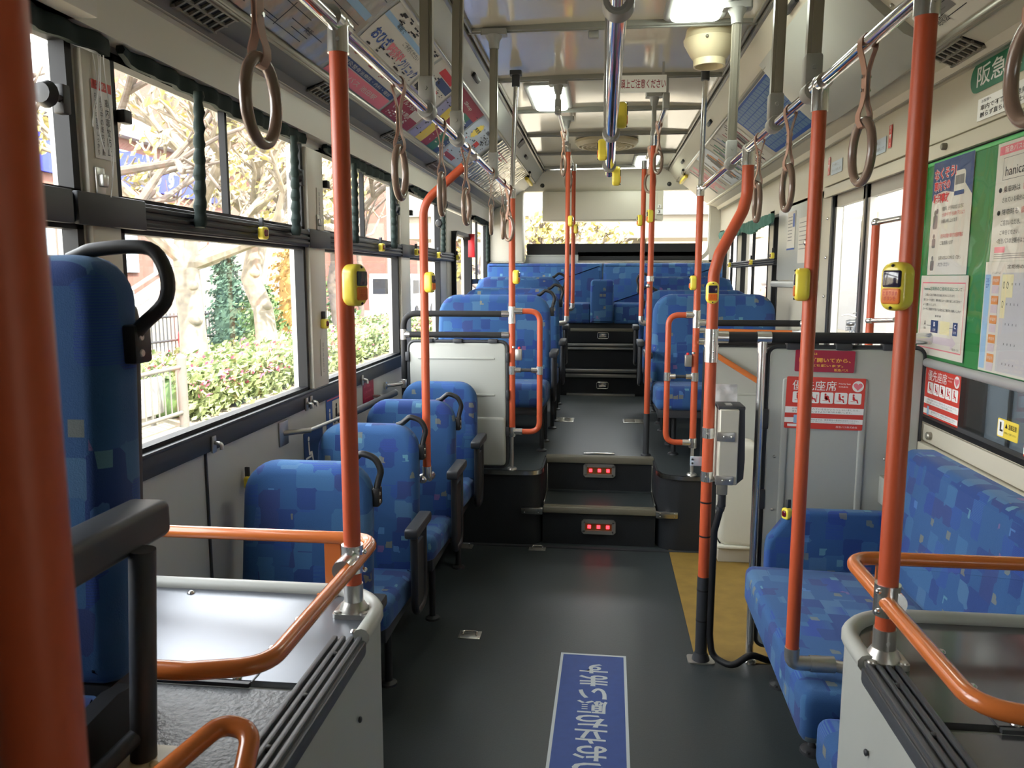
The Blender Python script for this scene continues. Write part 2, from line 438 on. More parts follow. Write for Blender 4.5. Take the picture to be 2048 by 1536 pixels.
# edging of the raised deck
m = MB(); ed = [(x, y - 0.006, 0.402) for x, y in deck[:5]]; m.tube(ed, .006, sq=(0.011, 0.007))
ed = [(x, y - 0.006, 0.402) for x, y in deck[7:12]]; m.tube(ed, .006, sq=(0.011, 0.007)); struct('trim_2', m, ALUSTRIP)
m = MB(); m.box(-0.305, 0.304, 4.155, 4.49, 0.0, 0.20); struct('floor_3', m, STEPM)
m = MB(); m.box(-0.304, 0.303, 4.165, 4.487, 0.20, 0.204); m.box(-0.304, 0.303, 4.475, 4.488, 0.204, 0.216); struct('trim_3', m, FLOORM)
m = MB()
m.box(-0.30, 0.305, 4.135, 4.19, 0.178, 0.212, 0.004); m.box(-0.31, 0.31, 4.472, 4.53, 0.378, 0.416, 0.004)
for k in range(4): m.box(-0.298, 0.303, 4.142 + k * .012, 4.147 + k * .012, 0.212, 0.214); m.box(-0.308, 0.308, 4.478 + k * .012, 4.483 + k * .012, 0.416, 0.418)
struct('trim_4', m, NOSE)
m = MB()
for sx in (-1, 1):
    x0, x1 = sorted((sx * 0.302, sx * 0.418)); m.box(x0, x1, 4.100, 4.122, 0.178, 0.214, 0.003)
    x0, x1 = sorted((sx * 0.296, sx * 0.306)); m.box(x0, x1, 4.19, 4.48, 0.2, 0.23, 0.002); m.box(x0, x1, 4.44, 4.485, 0.2, 0.38, 0.002)
    for k in range(2):
        for q in range(2): m.sphere((sx * (0.325 + .075 * k), 4.1, 0.187 + .017 * q), 0.004, 1, .5, 1, 8, 6)
struct('trim_5', m, ALUSTRIP)
m = MB(); m.box(XL, XR, 4.075, 4.10, 0.0, 0.006); struct('trim_6', m, DARKG)
# stairs up to the rear bench
m = MB(); m.box(XL, XR, 6.93, YR, 0.0, 0.625); struct('floor_4', m, STEPM)
m = MB(); m.box(XL, XR, 7.17, YR, 0.62, 0.835); struct('floor_5', m, STEPM)
m = MB(); m.box(-0.31, 0.31, 6.915, 6.96, 0.615, 0.64, .004); m.box(-0.31, 0.31, 6.915, 6.935, 0.66 - .09, 0.60, .003)
m.box(-0.31, 0.31, 7.15, 7.2, 0.825, 0.848, .004); m.box(-0.31, 0.31, 7.145, 7.17, 0.795, 0.815, .003); m.box(-0.30, 0.30, 6.885, 6.93, 0.405, 0.428, .003)
struct('trim_7', m, STEEL)

# left wall -----------------------------------------------------------------------------
def wallbox(name, x0, x1, y0, y1, z0, z1, m_): 
    m = MB(); m.box(x0, x1, y0, y1, z0, z1); return struct(name, m, m_)
LP = [(1.655, 1.785), (2.975, 3.17), (4.39, 4.62), (5.56, 5.80), (6.84, 6.92), (7.86, YR)]   # pillars
m = MB(); m.box(XL - .06, XL, YF, YR, -0.3, 0.945)
m.box(XL - .06, XL, YF, YR, 1.96, 2.12)
for a, b in LP: m.box(XL - .06, XL, a, b, 0.94, 1.95)
m.box(XL - .06, XL, YF, 0.75, 0.94, 1.95)
struct('wall_left', m, WALLG)
m = MB()
for a, b in LP[:3]: m.box(XL - .002, XL + .018, a + .012, b - .012, 1.63, 1.945, .004); m.box(XL - .002, XL + .018, a + .012, b - .012, 1.005, 1.565, .004)
struct('trim_8', m, CREAM)
m = MB(); m.box(XL, XL + .014, YF, 5.78, 0.94, 1.003, .004); m.box(XL, XL + .02, YF, 5.78, 0.998, 1.008, .003)
struct('trim_9', m, DARKG)
m = MB(); m.box(XL - .05, XL + .024, YF, 6.02, 1.566, 1.63, .003)
for k in range(3): m.box(XL + .02, XL + .030, 1.86, 6.02, 1.572 + k * .019, 1.583 + k * .019, .002)
m.box(XL + .02, XL + .034, 1.60, 1.855, 1.563, 1.634, .003); m.box(XL + .02, XL + .034, YF, 1.585, 1.563, 1.634, .003); m.box(XL + .02, XL + .032, 2.96, 3.19, 1.563, 1.634, .003); m.box(XL + .02, XL + .032, 4.38, 4.64, 1.563, 1.634, .003)
struct('trim_10', m, RAILD)
m = MB(); m.box(XL, XL + .006, 1.48, 1.5, 0.0, 0.94); m.box(XL, XL + .006, 2.13, 2.138, 0.3, 0.94); struct('trim_11', m, DARKG)

def window(n, x, ya, yb, z0, z1, split=None, sgn=1, divs=(), latch=True, gl=None):
    """a framed window in the plane x; sgn=+1: the room lies on +x"""
    w = sthing('window_%d' % n, (x, ya, z0))
    m = MB(); t = 0.022; xo, xi = sorted((x - sgn * .033, x + sgn * .004))
    m.box(xo, xi, ya, ya + t, z0, z1); m.box(xo, xi, yb - t, yb, z0, z1); m.box(xo, xi, ya, yb, z0, z0 + t * .8); m.box(xo, xi, ya, yb, z1 - t * .8, z1)
    if split: m.box(xo, xi, ya, yb, split[0] - .012, split[1] + .012)
    for d in divs: m.box(xo + .008, xi - .008, d - .007, d + .007, split[1] if split else z0, z1)
    m.build('frame', FRAMEB, w)
    m = MB(); xg = x - sgn * .03; m.box(xg - .002, xg + .002, ya + .01, yb - .01, z0 + .01, z1 - .01); m.build('pane', gl or GLASS, w)
    if latch and split:
        m = MB(); zz = (split[1] + z1) / 2 + .03; m.box(*sorted((x + sgn * .004, x + sgn * .026)), ya + .018, ya + .05, zz - .018, zz + .014, .004); m.build('catch', BLACKP, w)
        for yy in (yb - .06,):
            m = MB(); zz = (split[1] + z1) / 2 + .02; m.box(*sorted((x + sgn * .004, x + sgn * .03)), yy - .012, yy + .012, zz - .03, zz + .03, .004)
            m.tube([(x + sgn * .02, yy, zz), (x + sgn * .02, yy - .03, zz)], .008, 8)
            m.lathe([(.001, -.02), (.02, -.018), (.028, 0), (.02, .012), (.001, .016)], (x + sgn * .02, yy - .05, zz), 14, 'y'); m.build('latch', BLACKP, w)
    return w
ZS, ZT = 1.003, 1.968
window(1, XL, 0.75, 1.655, ZS, ZT, (1.566, 1.63), 1, (1.2,))
window(2, XL, 1.785, 2.975, ZS, ZT, (1.566, 1.63), 1, (2.375,))
window(3, XL, 3.17, 4.39, ZS, ZT, (1.566, 1.63), 1, (3.785,))
window(4, XL, 4.62, 5.56, ZS, ZT, (1.566, 1.63), 1, (5.2,))
# emergency door with a rounded window
d = sthing('door_1', (XL, 5.8, 0.41))
m = MB(); m.box(XL - .05, XL + .004, 5.80, 6.84, 0.41, 1.06); m.box(XL - .05, XL + .004, 5.80, 5.98, 1.06, 1.94); m.box(XL - .05, XL + .004, 6.7, 6.84, 1.06, 1.94); m.box(XL - .05, XL + .004, 5.98, 6.7, 1.80, 1.94); m.build('door_leaf', CREAM, d)
m = MB(); ring = [(XL + .008, y, z) for y, z in rrect(5.985, 6.68, 1.07, 1.79, .09, 6)]; m.tube(ring, .03, sq=(.014, .03), closed=True); m.build('frame', FRAMEB, d)
m = MB(); m.box(XL - .03, XL - .026, 5.97, 6.71, 1.05, 1.81); m.build('pane', GLASS, d)
window(5, XL, 6.92, 7.86, 1.25, ZT, (1.4, 1.42), 1, (7.3,), latch=False)
m = MB(); m.box(XL - .06, XL, 6.92, 7.86, 0.94, 1.25); struct('wall_left_1', m, WALLG)

# right wall -----------------------------------------------------------------------------
m = MB(); T = XR + .06
m.box(XR, T, YF, -1.3, -.3, 2.1); m.box(XR, T, -.15, 3.10, -0.3, 0.935); m.box(XR, T, 4.36, YR, -0.3, 1.0); m.box(XR, T, YF, YR, 1.865, 2.16)
for a, b in ((-.15, 0.2), (3.06, 3.24), (4.25, 4.42), (7.88, YR)): m.box(XR, T, a, b, -0.3, 1.9)
m.box(XR, T, 6.86, 7.07, 1.0, 1.9); m.box(XR, T, 5.62, 5.76, 1.0, 1.9)
m.box(XR, T, 4.42, 5.44, 1.0, 1.9); 
struct('wall_right', m, CREAM_R)
m = MB(); m.box(XR - .012, XR, -.15, 3.06, 0.872, 0.932, .003); m.box(XR - .03, XR, -.15, 3.06, 0.80, 0.868, .004)
m.box(XR - .016, XR, 3.058, 3.10, 0.0, 1.86, .003)
m.box(XR - .02, XR, YF, 4.34, 1.855, 1.905, .003); m.box(XR - .024, XR, 3.14, 4.34, 1.91, 2.10, .003); m.box(XR - .014, XR, YF, 3.12, 1.912, 2.10, .003)
m.box(XR - .03, XR, YF, 7.8, 2.10, 2.125, .003)
struct('trim_12', m, CREAM_R)
m = MB(); m.box(XR - .014, XR, 4.43, 5.42, 1.43, 1.88, .004); m.box(XR - .05, XR, 4.43, 5.44, 1.385, 1.425, .015); struct('trim_13', m, GREYW)
m = MB(); m.box(XR - .028, XR + .03, 5.43, 7.18, 1.53, 1.578, .003)
for k in range(3): m.box(XR - .034, XR - .02, 5.43, 7.18, 1.534 + k * .015, 1.543 + k * .015, .002)
struct('trim_14', m, RAILD)
window(6, XR, 7.07, 7.88, 1.0, 1.866, None, -1, (7.45,)); window(7, XR, 5.76, 6.86, 1.0, 1.866, None, -1, (6.4,)); window(8, XR, 5.44, 5.62, 1.0, 1.866, None, -1)
window(9, XR, 0.2, 3.06, 0.935, 1.862, None, -1, (), gl=TINT)
# middle door: two folding leaves of glass
d = sthing('door_2', (XR, 3.24, 0))
m = MB()
for a, b in ((3.245, 3.74), (3.75, 4.245)):
    m.box(XR + .01, XR + .04, a, a + .045, 0, 1.86); m.box(XR + .01, XR + .04, b - .045, b, 0, 1.86); m.box(XR + .01, XR + .04, a, b, 0, .12); m.box(XR + .01, XR + .04, a, b, 1.80, 1.86)
m.build('door_frame', STEEL, d)
m = MB(); m.box(XR + .005, XR + .045, 3.735, 3.755, 0, 1.86); m.box(XR - .002, XR + .04, 4.235, 4.26, 0, 1.86); m.box(XR - .002, XR + .04, 3.235, 3.25, 0, 1.86); m.build('rubber_seal', RUBBER, d)
m = MB(); m.box(XR + .022, XR + .026, 3.28, 3.71, .1, 1.82); m.box(XR + .022, XR + .026, 3.79, 4.21, .1, 1.82); m.build('pane', DOORGLASS, d)
m = MB()
for z in (0.75, 0.95, 1.15, 1.35, 1.55, 1.75): m.sphere((XR - .006, 4.30, z), .009, .6, 1, 1, 10, 8)
m.build('screws', CHROME, d)

# glass front door just behind the photographer's shoulder
d = sthing('door_3', (XR, -1.3, 0))
m = MB(); m.box(XR + .01, XR + .04, -1.3, -1.25, 0, 1.87); m.box(XR + .01, XR + .04, -.2, -.15, 0, 1.87); m.box(XR + .01, XR + .04, -.75, -.7, 0, 1.87); m.box(XR + .01, XR + .04, -1.3, -.15, 0, .1); m.build('door_frame', STEEL, d)
m = MB(); m.box(XR + .022, XR + .026, -1.26, -.19, .08, 1.86); m.build('pane', DOORGLASS, d)

# rear wall with the rear window --------------------------------------------------------
m = MB(); y0, y1 = 8.15, YR
m.box(XL, XR, y0, y1, 0.8, 1.62); m.box(XL, XR, y0, y1, 2.32, 2.52); m.box(XL, -1.02, y0, y1, 1.6, 2.4); m.box(1.06, XR, y0, y1, 1.6, 2.4)
struct('wall_rear', m, CREAM)
m = MB(); m.box(-1.13, -0.79, 7.92, 8.15, 1.595, 2.36, .03); m.box(-1.13, -0.79, 7.915, 8.15, 1.592, 1.60); struct('trim_15', m, CREAM)
m = MB(); m.box(-0.78, -0.25, 8.04, 8.15, 1.585, 1.665, .004); m.box(-0.78, -0.25, 8.035, 8.15, 1.655, 1.672, .003); m.box(-0.262, -0.245, 8.035, 8.15, 1.585, 1.672, .002); struct('trim_16', m, GREYW)
m = MB(); m.box(-0.25, 1.05, 8.02, 8.14, 1.575, 1.60, .004); struct('trim_17', m, ALUSTRIP)
m = MB(); m.box(-0.77, 0.95, 8.105, 8.13, 1.66, 1.785); m.box(-0.25, 0.95, 8.105, 8.13, 1.615, 1.70); struct('trim_18', m, BACKSEAT)
w = sthing('window_10', (0, 8.2, 1.62))
m = MB(); pts = [(x, 8.19, z) for x, z in rrect(-1.03, 1.07, 1.62, 2.33, .16, 6)]; m.tube(pts, .02, sq=(.02, .02), closed=True); m.build('frame', CREAM, w)
m = MB(); m.box(-1.03, 1.07, 8.198, 8.202, 1.61, 2.34); m.build('pane', GLASS, w)

# unseen blank wall closing the front end, added to keep light out
m = MB(); m.box(XL, XR, YF - .06, YF, -0.3, 2.6); struct('blocking_wall_front', m, CREAM)

# ceiling -------------------------------------------------------------------------------
m = MB(); n = 24; g = []
for j in range(n + 1):
    x = -0.60 + 1.25 * j / n; z = ZC + 0.012 * (1 - ((x - .02) / .62) ** 2)
    g.append([(x, YF, z), (x, 1.0, z), (x, 2.0, z), (x, 3, z), (x, 4, z), (x, 5, z), (x, 6, z), (x, 7, z), (x, 8.0, z)])
m.sheet(g); m.box(-.61, .66, YF, 8.02, ZC + .03, ZC + .06); struct('ceiling', m, CEIL)
m = MB()
for y in (0.95, 1.8, 2.64, 3.50, 4.36, 5.17, 6.03, 6.93, 7.76):
    m.box(-.605, .65, y - .018, y + .018, ZC - .012, ZC + .03, .005); m.box(-.605, .65, y - .006, y + .006, ZC - .018, ZC, .003)
struct('trim_19', m, RIB)
PROF = [(XL, 1.985), (XL + .045, 1.985), (XL + .05, 2.09), (XL + .07, 2.10)]; DUCTP = [(XL + .07, 2.10), (XL + .085, 2.125), (XL + .17, 2.155)]          # header and duct, left
ADP = [(-.98, 2.16), (-.955, 2.175), (-.90, 2.215), (-.85, 2.255), (-.79, 2.305), (-.73, 2.35), (-.68, 2.38)]
def cove(s, y0, y1, names):
    k = lambda x: x if s < 0 else -x + .03
    def strip(prof, name, mt, dz=0, th=.012):
        m = MB(); ring = [(k(x), z + dz) for x, z in prof] + [(k(x - .0), z + dz + th) for x, z in reversed(prof)]
        m.prism(ring, 'y', y0, y1); return struct(name, m, mt)
    strip(PROF if s < 0 else [(XL - .02, 2.098), (XL + .07, 2.10)], names[0], CREAM if s < 0 else CREAM_R)
    strip(DUCTP, names[0] + ('_1' if s < 0 else '_2'), DUCT if s < 0 else CREAM_R)
    strip(ADP, names[1], GREYW if s < 0 else CREAM_R)
    strip([(-.68, 2.385), (-.66, 2.40), (-.615, 2.46), (-.60, 2.478)], names[2], GREYW if s < 0 else CREAM_R)
    m = MB()
    for (x, z, a, b) in ((-.985, 2.155, .012, .008), (-.682, 2.378, .009, .008), (-.602, 2.482, .012, .009), (-.575, 2.493, .006, .008), (XL + .06, 2.10, .008, .004), (XL + .16, 2.148, .008, .004)):
        m.box(*sorted((k(x - a), k(x + a))), y0, y1, z - b, z + b, .003)
    return struct(names[3], m, ALU)
cove(-1, YF, 8.0, ('wall_left_2', 'ceiling_1', 'ceiling_2', 'trim_20'))
cove(1, YF, 8.0, ('wall_right_1', 'ceiling_3', 'ceiling_4', 'trim_21'))
m = MB(); m.box(XL - .06, -.985, YF, 8.2, 2.16, 2.52); m.box(-1.0, -.60, YF, 8.2, 2.5, 2.53); m.box(1.015, XR + .06, YF, 8.2, 2.16, 2.52); m.box(.63, 1.03, YF, 8.2, 2.5, 2.53); struct('ceiling_5', m, CREAM)
# protruding first header panel and the flap of the duct on the entrance side
m = MB(); m.box(XL, -1.055, YF, 1.62, 1.985, 2.13, .004); struct('trim_22', m, CREAM)
m = MB(); m.prism([(-.70, 2.37), (-.60, 2.46), (-.605, 2.49), (-1.05, 2.49), (-1.05, 2.16), (-.98, 2.16)], 'y', 6.0, 6.14); struct('trim_23', m, DARKG)
# rear fascia
m = MB(); m.prism([(7.98, 2.5), (8.0, 2.36), (8.05, 2.30), (8.15, 2.30), (8.2, 2.52)], 'x', -1.0, 1.03); struct('wall_rear_1', m, CREAM)
# ------------------------------------------------------------------ wheel housings
def wheelbox(s, name, label):
    """s=-1 entrance-left housing, +1 the one under the long bench side"""
    T = thing(name, label, 'wheel housing', (s * .8, 0.6, 0))
    xin = .425 if s < 0 else .455
    k = lambda x: s * x
    def prism(poly, z0, z1):
        m = MB(); p = [(k(x), y) for x, y in poly]; m.prism(p, 'z', z0, z1); return m
    body = rrect(-1.14, -xin, -1.2, 1.545, (0, 0.0, .13, 0), 8); body = [(-x, y) for x, y in body]
    prism(body, 0.0, 0.775).build('side_panel', GREYW, T)
    # raised lip along the far edge and round the corner
    m = MB(); path = [(k(1.13), 1.537, .79)] + [(k(xin + .008 + .125 * (1 - math.sin(a))), 1.537 - .125 * (1 - math.cos(a)), .79) for a in [i * PI / 16 for i in range(9)]] + [(k(xin + .008), 1.335, .79)]
    m.tube(path, .016, 10); m.build('lip', GREYW, T)
    m = MB(); pl = [(x, y) for x, y in [(-p[0], p[1]) for p in inset(rrect(-1.14, -xin, 1.155, 1.545, (0, 0, .13, 0), 8), .012)]]
    m.prism([(k(x), y) for x, y in pl], 'z', .77, .787); m.build('cover_plate', PLATE if s < 0 else TOPDARK, T)
    m = MB(); m.box(*sorted((k(1.14), k(xin + .06))), -1.2, 1.150, .77, .782); m.build('top_mat', MATTING if s < 0 else TOPDARK, T)
    m = MB(); m.box(*sorted((k(1.13), k(xin + .14))), 1.150, 1.158, .783, .790); m.box(*sorted((k(1.13), k(xin + .14))), 1.19, 1.193, .787, .789)
    m.box(*sorted((k(xin + .139), k(xin + .141))), 1.16, 1.50, .787, .7885); m.build('plate_joint', DARKG, T)
    m = MB()
    for (x, y) in ((1.0, 1.19), (.74, 1.175), (.60, 1.172), (.585, 1.28), (.585, 1.40), (.86, 1.50), (.46, 1.36)):
        m.sphere((k(x + xin - .43), y, .788), .008, 1, 1, .6, 10, 6)
    m.build('screws', CHROME, T)
    # ribbed rubber trim along the aisle edge
    m = MB(); m.box(*sorted((k(xin - .004), k(xin + .062))), -1.2, 1.325, .76, .79, .004)
    for q in range(4): m.box(*sorted((k(xin + .002 + q * .0155), k(xin + .012 + q * .0155))), -1.2, 1.325, .788, .797, .003)
    m.box(*sorted((k(xin - .006), k(xin - .001))), -1.2, 1.32, .768, .79, .002)
    m.build('ribbed_trim', TRIMR, T)
    m = MB()
    for y in (1.26, 1.12, .98, .84): m.sphere((k(xin + .0335), y, .792), .008, 1, 1, .6, 10, 6); 
    for y in (1.28, 1.02, .76): m.sphere((k(xin - .004), y, .66), .006, .6, 1, 1, 8, 6)
    m.build('trim_screws', DARKG, T)
    return T
wheelbox(-1, 'wheel_housing', 'grey wheel housing with shiny steel top beside the rail with the low loop')
wheelbox(1, 'wheel_housing', 'pale grey wheel housing with dark glossy top, in front of the long blue bench')

# ------------------------------------------------------------------ orange poles
def chrome_sleeve(m, c, r, h): m.cyl((c[0], c[1], c[2] - h / 2), (c[0], c[1], c[2] + h / 2), r, 18)
def pole(name, label, pts, r, z_sleeve=None, foot=None, group=None, cat='grab pole', base=None, mt=None):
    T = thing(name, label, cat, base or tuple(pts[0]), group)
    m = MB(); m.tube(pts, r, 18); m.build('tube', mt or ORANGE, T)
    return T
# housing poles
def housing_pole(x, y, label):
    T = pole('grab_pole', label, [(x, y, .845), (x, y, 1.855)], .0168, base=(x, y, .787))
    m = MB(); m.cyl((x, y, .79), (x, y, .85), .019, 18); m.prism(rrect(x - .036, x + .036, y - .03, y + .03, .008), 'z', .787, .797)
    m.lathe([(.030, 0), (.028, .006), (.020, .02)], (x, y, .795), 18)
    for a in (-1, 1):
        for b in (-1, 1): m.lathe([(.008, 0), (.007, .003), (.001, .004)], (x + a * .026, y + b * .021, .797), 10)
    m.lathe([(.004, 0), (.0035, .002)], (x, y - .0195, .83), 8, 'y'); m.build('flange', STEEL, T)
    m = MB(); m.cyl((x, y, 1.85), (x, y, 1.905), .0195, 18); m.cyl((x, y - .035, 1.905), (x, y + .035, 1.905), .019, 18); m.sphere((x, y, 1.905), .0215)
    m.lathe([(.004, 0), (.003, .002)], (x + .006, y - .0195, 1.87), 8, 'y'); m.build('top_joint', CHROME, T)
    return T
PL1 = housing_pole(-.480, 1.44, 'straight orange pole bolted on the shiny steel wheel housing top')
PL2 = housing_pole(.494, 1.35, 'thick looking orange pole bolted on the dark glossy wheel housing top')
# the blurred pole right at the lens
T = pole('grab_pole', 'blurred orange pole close to the lens, cutting across the nearest blue seat', [(-.245, .30, .05), (-.245, .30, 2.3)], .0172)
m = MB(); m.cyl((-.245, .30, 0), (-.245, .30, .06), .02); m.build('base_sleeve', STEEL, T)
# bent pole that leans in to the rail
T = thing('bent_grab_pole', 'orange pole bent over at the top to reach the chrome rail, behind third low seat', 'grab pole', (-.672, 2.95, .68))
m = MB(); m.tube(fillet([(-.672, 2.95, .70), (-.672, 2.95, 1.725), (-.50, 2.95, 1.87)], .12, 8), .0158, 18); m.build('tube', ORANGE, T)
m = MB(); m.tube(fillet([(-.672, 2.95, .715), (-.672, 2.95, .665), (-.672, 3.02, .66)], .03, 5), .0185, 16); m.sphere((-.69, 2.945, .665), .02); m.build('elbow', CHROME, T)
m = MB(); m.tube([(-.515, 2.95, 1.857), (-.492, 2.95, 1.878)], .0185, 16); m.cyl((-.480, 2.93, 1.89), (-.480, 2.97, 1.89), .018); m.build('top_joint', CHROME, T)
# S-bent pole that carries the card reader
T = thing('bent_grab_pole', 'tall orange pole with an S-shaped bend, carrying the grey reader box', 'grab pole', (.395, 2.89, 0))
m = MB(); m.tube(fillet([(.395, 2.89, .33), (.395, 2.89, 1.46), (.412, 2.89, 1.53), (.487, 2.89, 1.68), (.500, 2.89, 1.735), (.500, 2.89, 1.84)], .09, 7), .0205, 20); m.build('tube', ORANGE, T)
m = MB(); m.cyl((.395, 2.89, .02), (.395, 2.89, .335), .0225, 20); m.lathe([(.034, 0), (.032, .01), (.024, .03)], (.395, 2.89, .004), 20); m.build('foot_sleeve', DARKG, T)
m = MB(); m.prism(rrect(.345, .445, 2.855, 2.925, .012), 'z', .0, .006); m.build('base_plate', STEEL, T)
m = MB(); m.cyl((.395, 2.89, 1.145), (.395, 2.89, 1.265), .0245, 20); m.cyl((.395, 2.89, 1.2), (.395, 2.89, 1.206), .027, 20)
for z in (1.16, 1.185, 1.225, 1.25): m.sphere((.40, 2.866, z), .004)
m.build('joint_sleeve', CHROME, T)
m = MB(); m.cyl((.5, 2.89, 1.835), (.5, 2.89, 1.89), .0225, 18); m.cyl((.5, 2.855, 1.895), (.5, 2.925, 1.895), .0185, 18); m.build('top_joint', CHROME, T)
m = MB()
for z in (.62, .49): m.cyl((.395, 2.89, z), (.395, 2.89, z + .006), .0215)
for z in (.28, .16): m.cyl((.395, 2.89, z), (.395, 2.89, z + .006), .0235)
m.build('cable_ties', BLACKP, T)
# pole standing over the bench edge
T = thing('grab_pole', 'orange pole ending in an elbow above the near end of the long blue bench', 'grab pole', (.495, 1.96, .474))
m = MB(); m.cyl((.495, 1.96, .50), (.495, 1.96, 1.835), .0163, 18); m.build('tube', ORANGE, T)
m = MB(); m.tube(fillet([(.495, 1.96, .515), (.495, 1.96, .474), (.60, 1.96, .474)], .018, 4), .0185, 16); m.cyl((.54, 1.96, .474), (.60, 1.96, .474), .021); m.cyl((.59, 1.96, .474), (.72, 1.90, .474), .015); m.build('elbow', STEEL, T)
m = MB(); m.cyl((.495, 1.96, 1.83), (.495, 1.96, 1.885), .019, 18); m.cyl((.495, 1.925, 1.892), (.495, 1.995, 1.892), .0185); m.sphere((.495, 1.96, 1.892), .021); m.build('top_joint', CHROME, T)

# poles at the edge of the raised deck with a bowed side handle and a folding bar
def deck_pole(s, x, y, zb, loop_x, label, ztl, zbl, ztb, ceiling_x):
    T = thing('deck_grab_pole', label, 'grab pole', (x, y, .41))
    m = MB(); m.cyl((x, y, zb), (x, y, 1.862), .0172, 18); m.build('tube', ORANGE, T)
    m = MB(); m.cyl((x, y, .412), (x, y, zb), .009, 14); m.lathe([(.028, 0), (.024, .008), (.012, .012)], (x, y, .411), 16); m.build('foot', STEEL, T)
    m = MB(); m.tube(fillet([(x + (loop_x - x) * .2, y, ztl), (loop_x, y, ztl), (loop_x, y, zbl), (x + (loop_x - x) * .2, y, zbl)], .075, 8), .0150, 16); m.build('side_handle', ORANGE, T)
    m = MB()
    for (z, h) in ((ztl - .02, .09), (zbl, .05), (ztb, .045), (zbl - .012, .03)): m.cyl((x, y, z - h / 2), (x, y, z + h / 2), .0205, 18)
    for z in (ztl, zbl): m.cyl((x, y, z), (x + (loop_x - x) * .38, y, z), .0175, 16)
    m.cyl((loop_x, y, ztb - .022), (loop_x, y, ztb + .022), .018, 16); m.cyl((x, y, ztb), (x + (loop_x - x) * .32, y, ztb), .014); m.cyl((loop_x, y, ztb), (loop_x - (loop_x - x) * .3, y, ztb), .014)
    m.cyl((x, y, 1.855), (x, y, 1.90), .0195, 18); m.sphere((x, y, 1.895), .021); m.build('joints', CHROME, T)
    m = MB(); m.cyl((x, y, ztb), (loop_x, y, ztb), .009); m.build('cross_bar', DARKG, T)
    m = MB(); m.cyl((x, y, 1.895), (ceiling_x, y, 2.42), .0125, 16); m.build('upper_tube', CHROME, T)
    m = MB(); m.cyl((ceiling_x, y, 2.415), (ceiling_x, y, 2.475), .021, 14); m.prism(rrect(ceiling_x - .03, ceiling_x + .03, y - .03, y + .03, .01), 'z', 2.47, 2.49); m.build('ceiling_bracket', DARKG, T)
    k = 1 if loop_x > x else -1
    m = MB(); m.box(*sorted((x + k * .02, x + k * .055)), y - .03, y + .0, ztb + .055, ztb + .115, .004); m.cyl((x + k * .01, y - .01, ztb + .12), (x + k * .01, y - .01, ztb + .13), .01); m.build('latch_box', STEEL, T)
    m = MB(); m.sphere((x + k * .04, y - .015, ztb + .12), .008); m.build('red_button', REDINK, T)['label'] = 'red release button'
    return T
deck_pole(-1, -.474, 4.16, .615, -.325, 'orange pole with bowed side handle beside the white partition with single seats', 1.27, .62, .955, -.454)
deck_pole(1, .486, 4.14, .60, .345, 'orange pole with bowed side handle on the deck edge behind the reader box', 1.255, .585, .935, .492)

# poles in the rear aisle and the two short rear rails
def rear_pole(x, y, z0, z1, r, label, elbow_dx, foot=False, bend=None):
    T = thing('rear_grab_pole', label, 'grab pole', (x, y, z0))
    pts = [(x, y, z0 + .02), (x, y, z1 - .02)] if not bend else [(x, y, z0 + .02)] + bend + [(x + .004, y, z1 - .02)]
    m = MB(); m.tube(pts, r, 16); m.build('tube', ORANGE, T)
    m = MB()
    if not foot: m.tube(fillet([(x, y, z0 + .04), (x, y, z0 - .005), (x + elbow_dx, y, z0 - .01)], .02, 4), r * 1.18, 14)
    m.cyl((pts[-1][0], y, z1 - .05), (pts[-1][0], y, z1 + .005), r * 1.15, 14); m.build('joints', CHROME, T)
    return T
rear_pole(-.243, 5.5, 1.14, 2.34, .0158, 'longer orange pole of the far pair before the rear window, hung on a sloped rod', -.05)
rear_pole(-.236, 6.4, 1.20, 2.33, .0158, 'shorter orange pole of the far pair, standing by the rear bench', -.05)
rear_pole(.262, 5.35, 1.15, 2.20, .0158, 'thin far orange pole before the rear window, ending above a seat arm', .05)
T = rear_pole(.270, 4.58, .41, 2.225, .0165, 'long orange aisle pole standing on the deck edge with chrome knuckle halfway', .05, True, [(.270, 4.58, 1.40), (.272, 4.58, 1.47)])
m = MB(); m.cyl((.270, 4.58, .41), (.270, 4.58, .66), .0175, 14); m.lathe([(.03, 0), (.028, .008), (.018, .014)], (.27, 4.58, .41), 16); m.build('foot_sleeve', DARKG, T)
m = MB(); m.cyl((.271, 4.58, 1.425), (.271, 4.58, 1.455), .021, 14); m.sphere((.26, 4.565, 1.40), .012); m.build('knuckle', CHROME, T)
def rear_rail(x, y0, y1, z, label, hang, start=None):
    T = thing('rear_handrail', label, 'handrail', (x, y0, z))
    m = MB(); m.tube([start or (x, y0, z), (x, 4.60 if start else (y0 + y1) / 2, z), (x, y1, z)], .0125, 14); m.build('tube', CHROME, T)
    if start:
        m = MB(); sx, sy, sz = start; m.box(sx - .012, sx + .012, sy - .01, sy + .02, sz, 2.47, .003); m.box(sx - .017, sx + .017, sy - .024, sy + .024, sz - .02, sz + .06, .006); m.build('hanger', CLAMP, T)
    for yy in hang:
        m = MB(); m.box(x - .012, x + .012, yy - .02, yy + .02, z, 2.47, .003); m.prism(rrect(x - .05, x + .05, yy - .035, yy + .035, .015), 'z', 2.465, 2.49)
        m.box(x - .017, x + .017, yy - .024, yy + .024, z - .02, z + .06, .006); m.lathe([(.03, 0), (.022, -.03), (.018, -.05)], (x, yy, 2.47), 14); m.build('hanger', CLAMP, T)
rear_rail(-.250, 4.32, 6.42, 2.335, 'short chrome rail near the ceiling above the far pair of orange poles', (4.38, 5.35))
rear_rail(.280, 4.30, 5.38, 2.225, 'short chrome rail near the ceiling behind the hanging white notice', (4.72,), (.315, 4.30, 2.335))

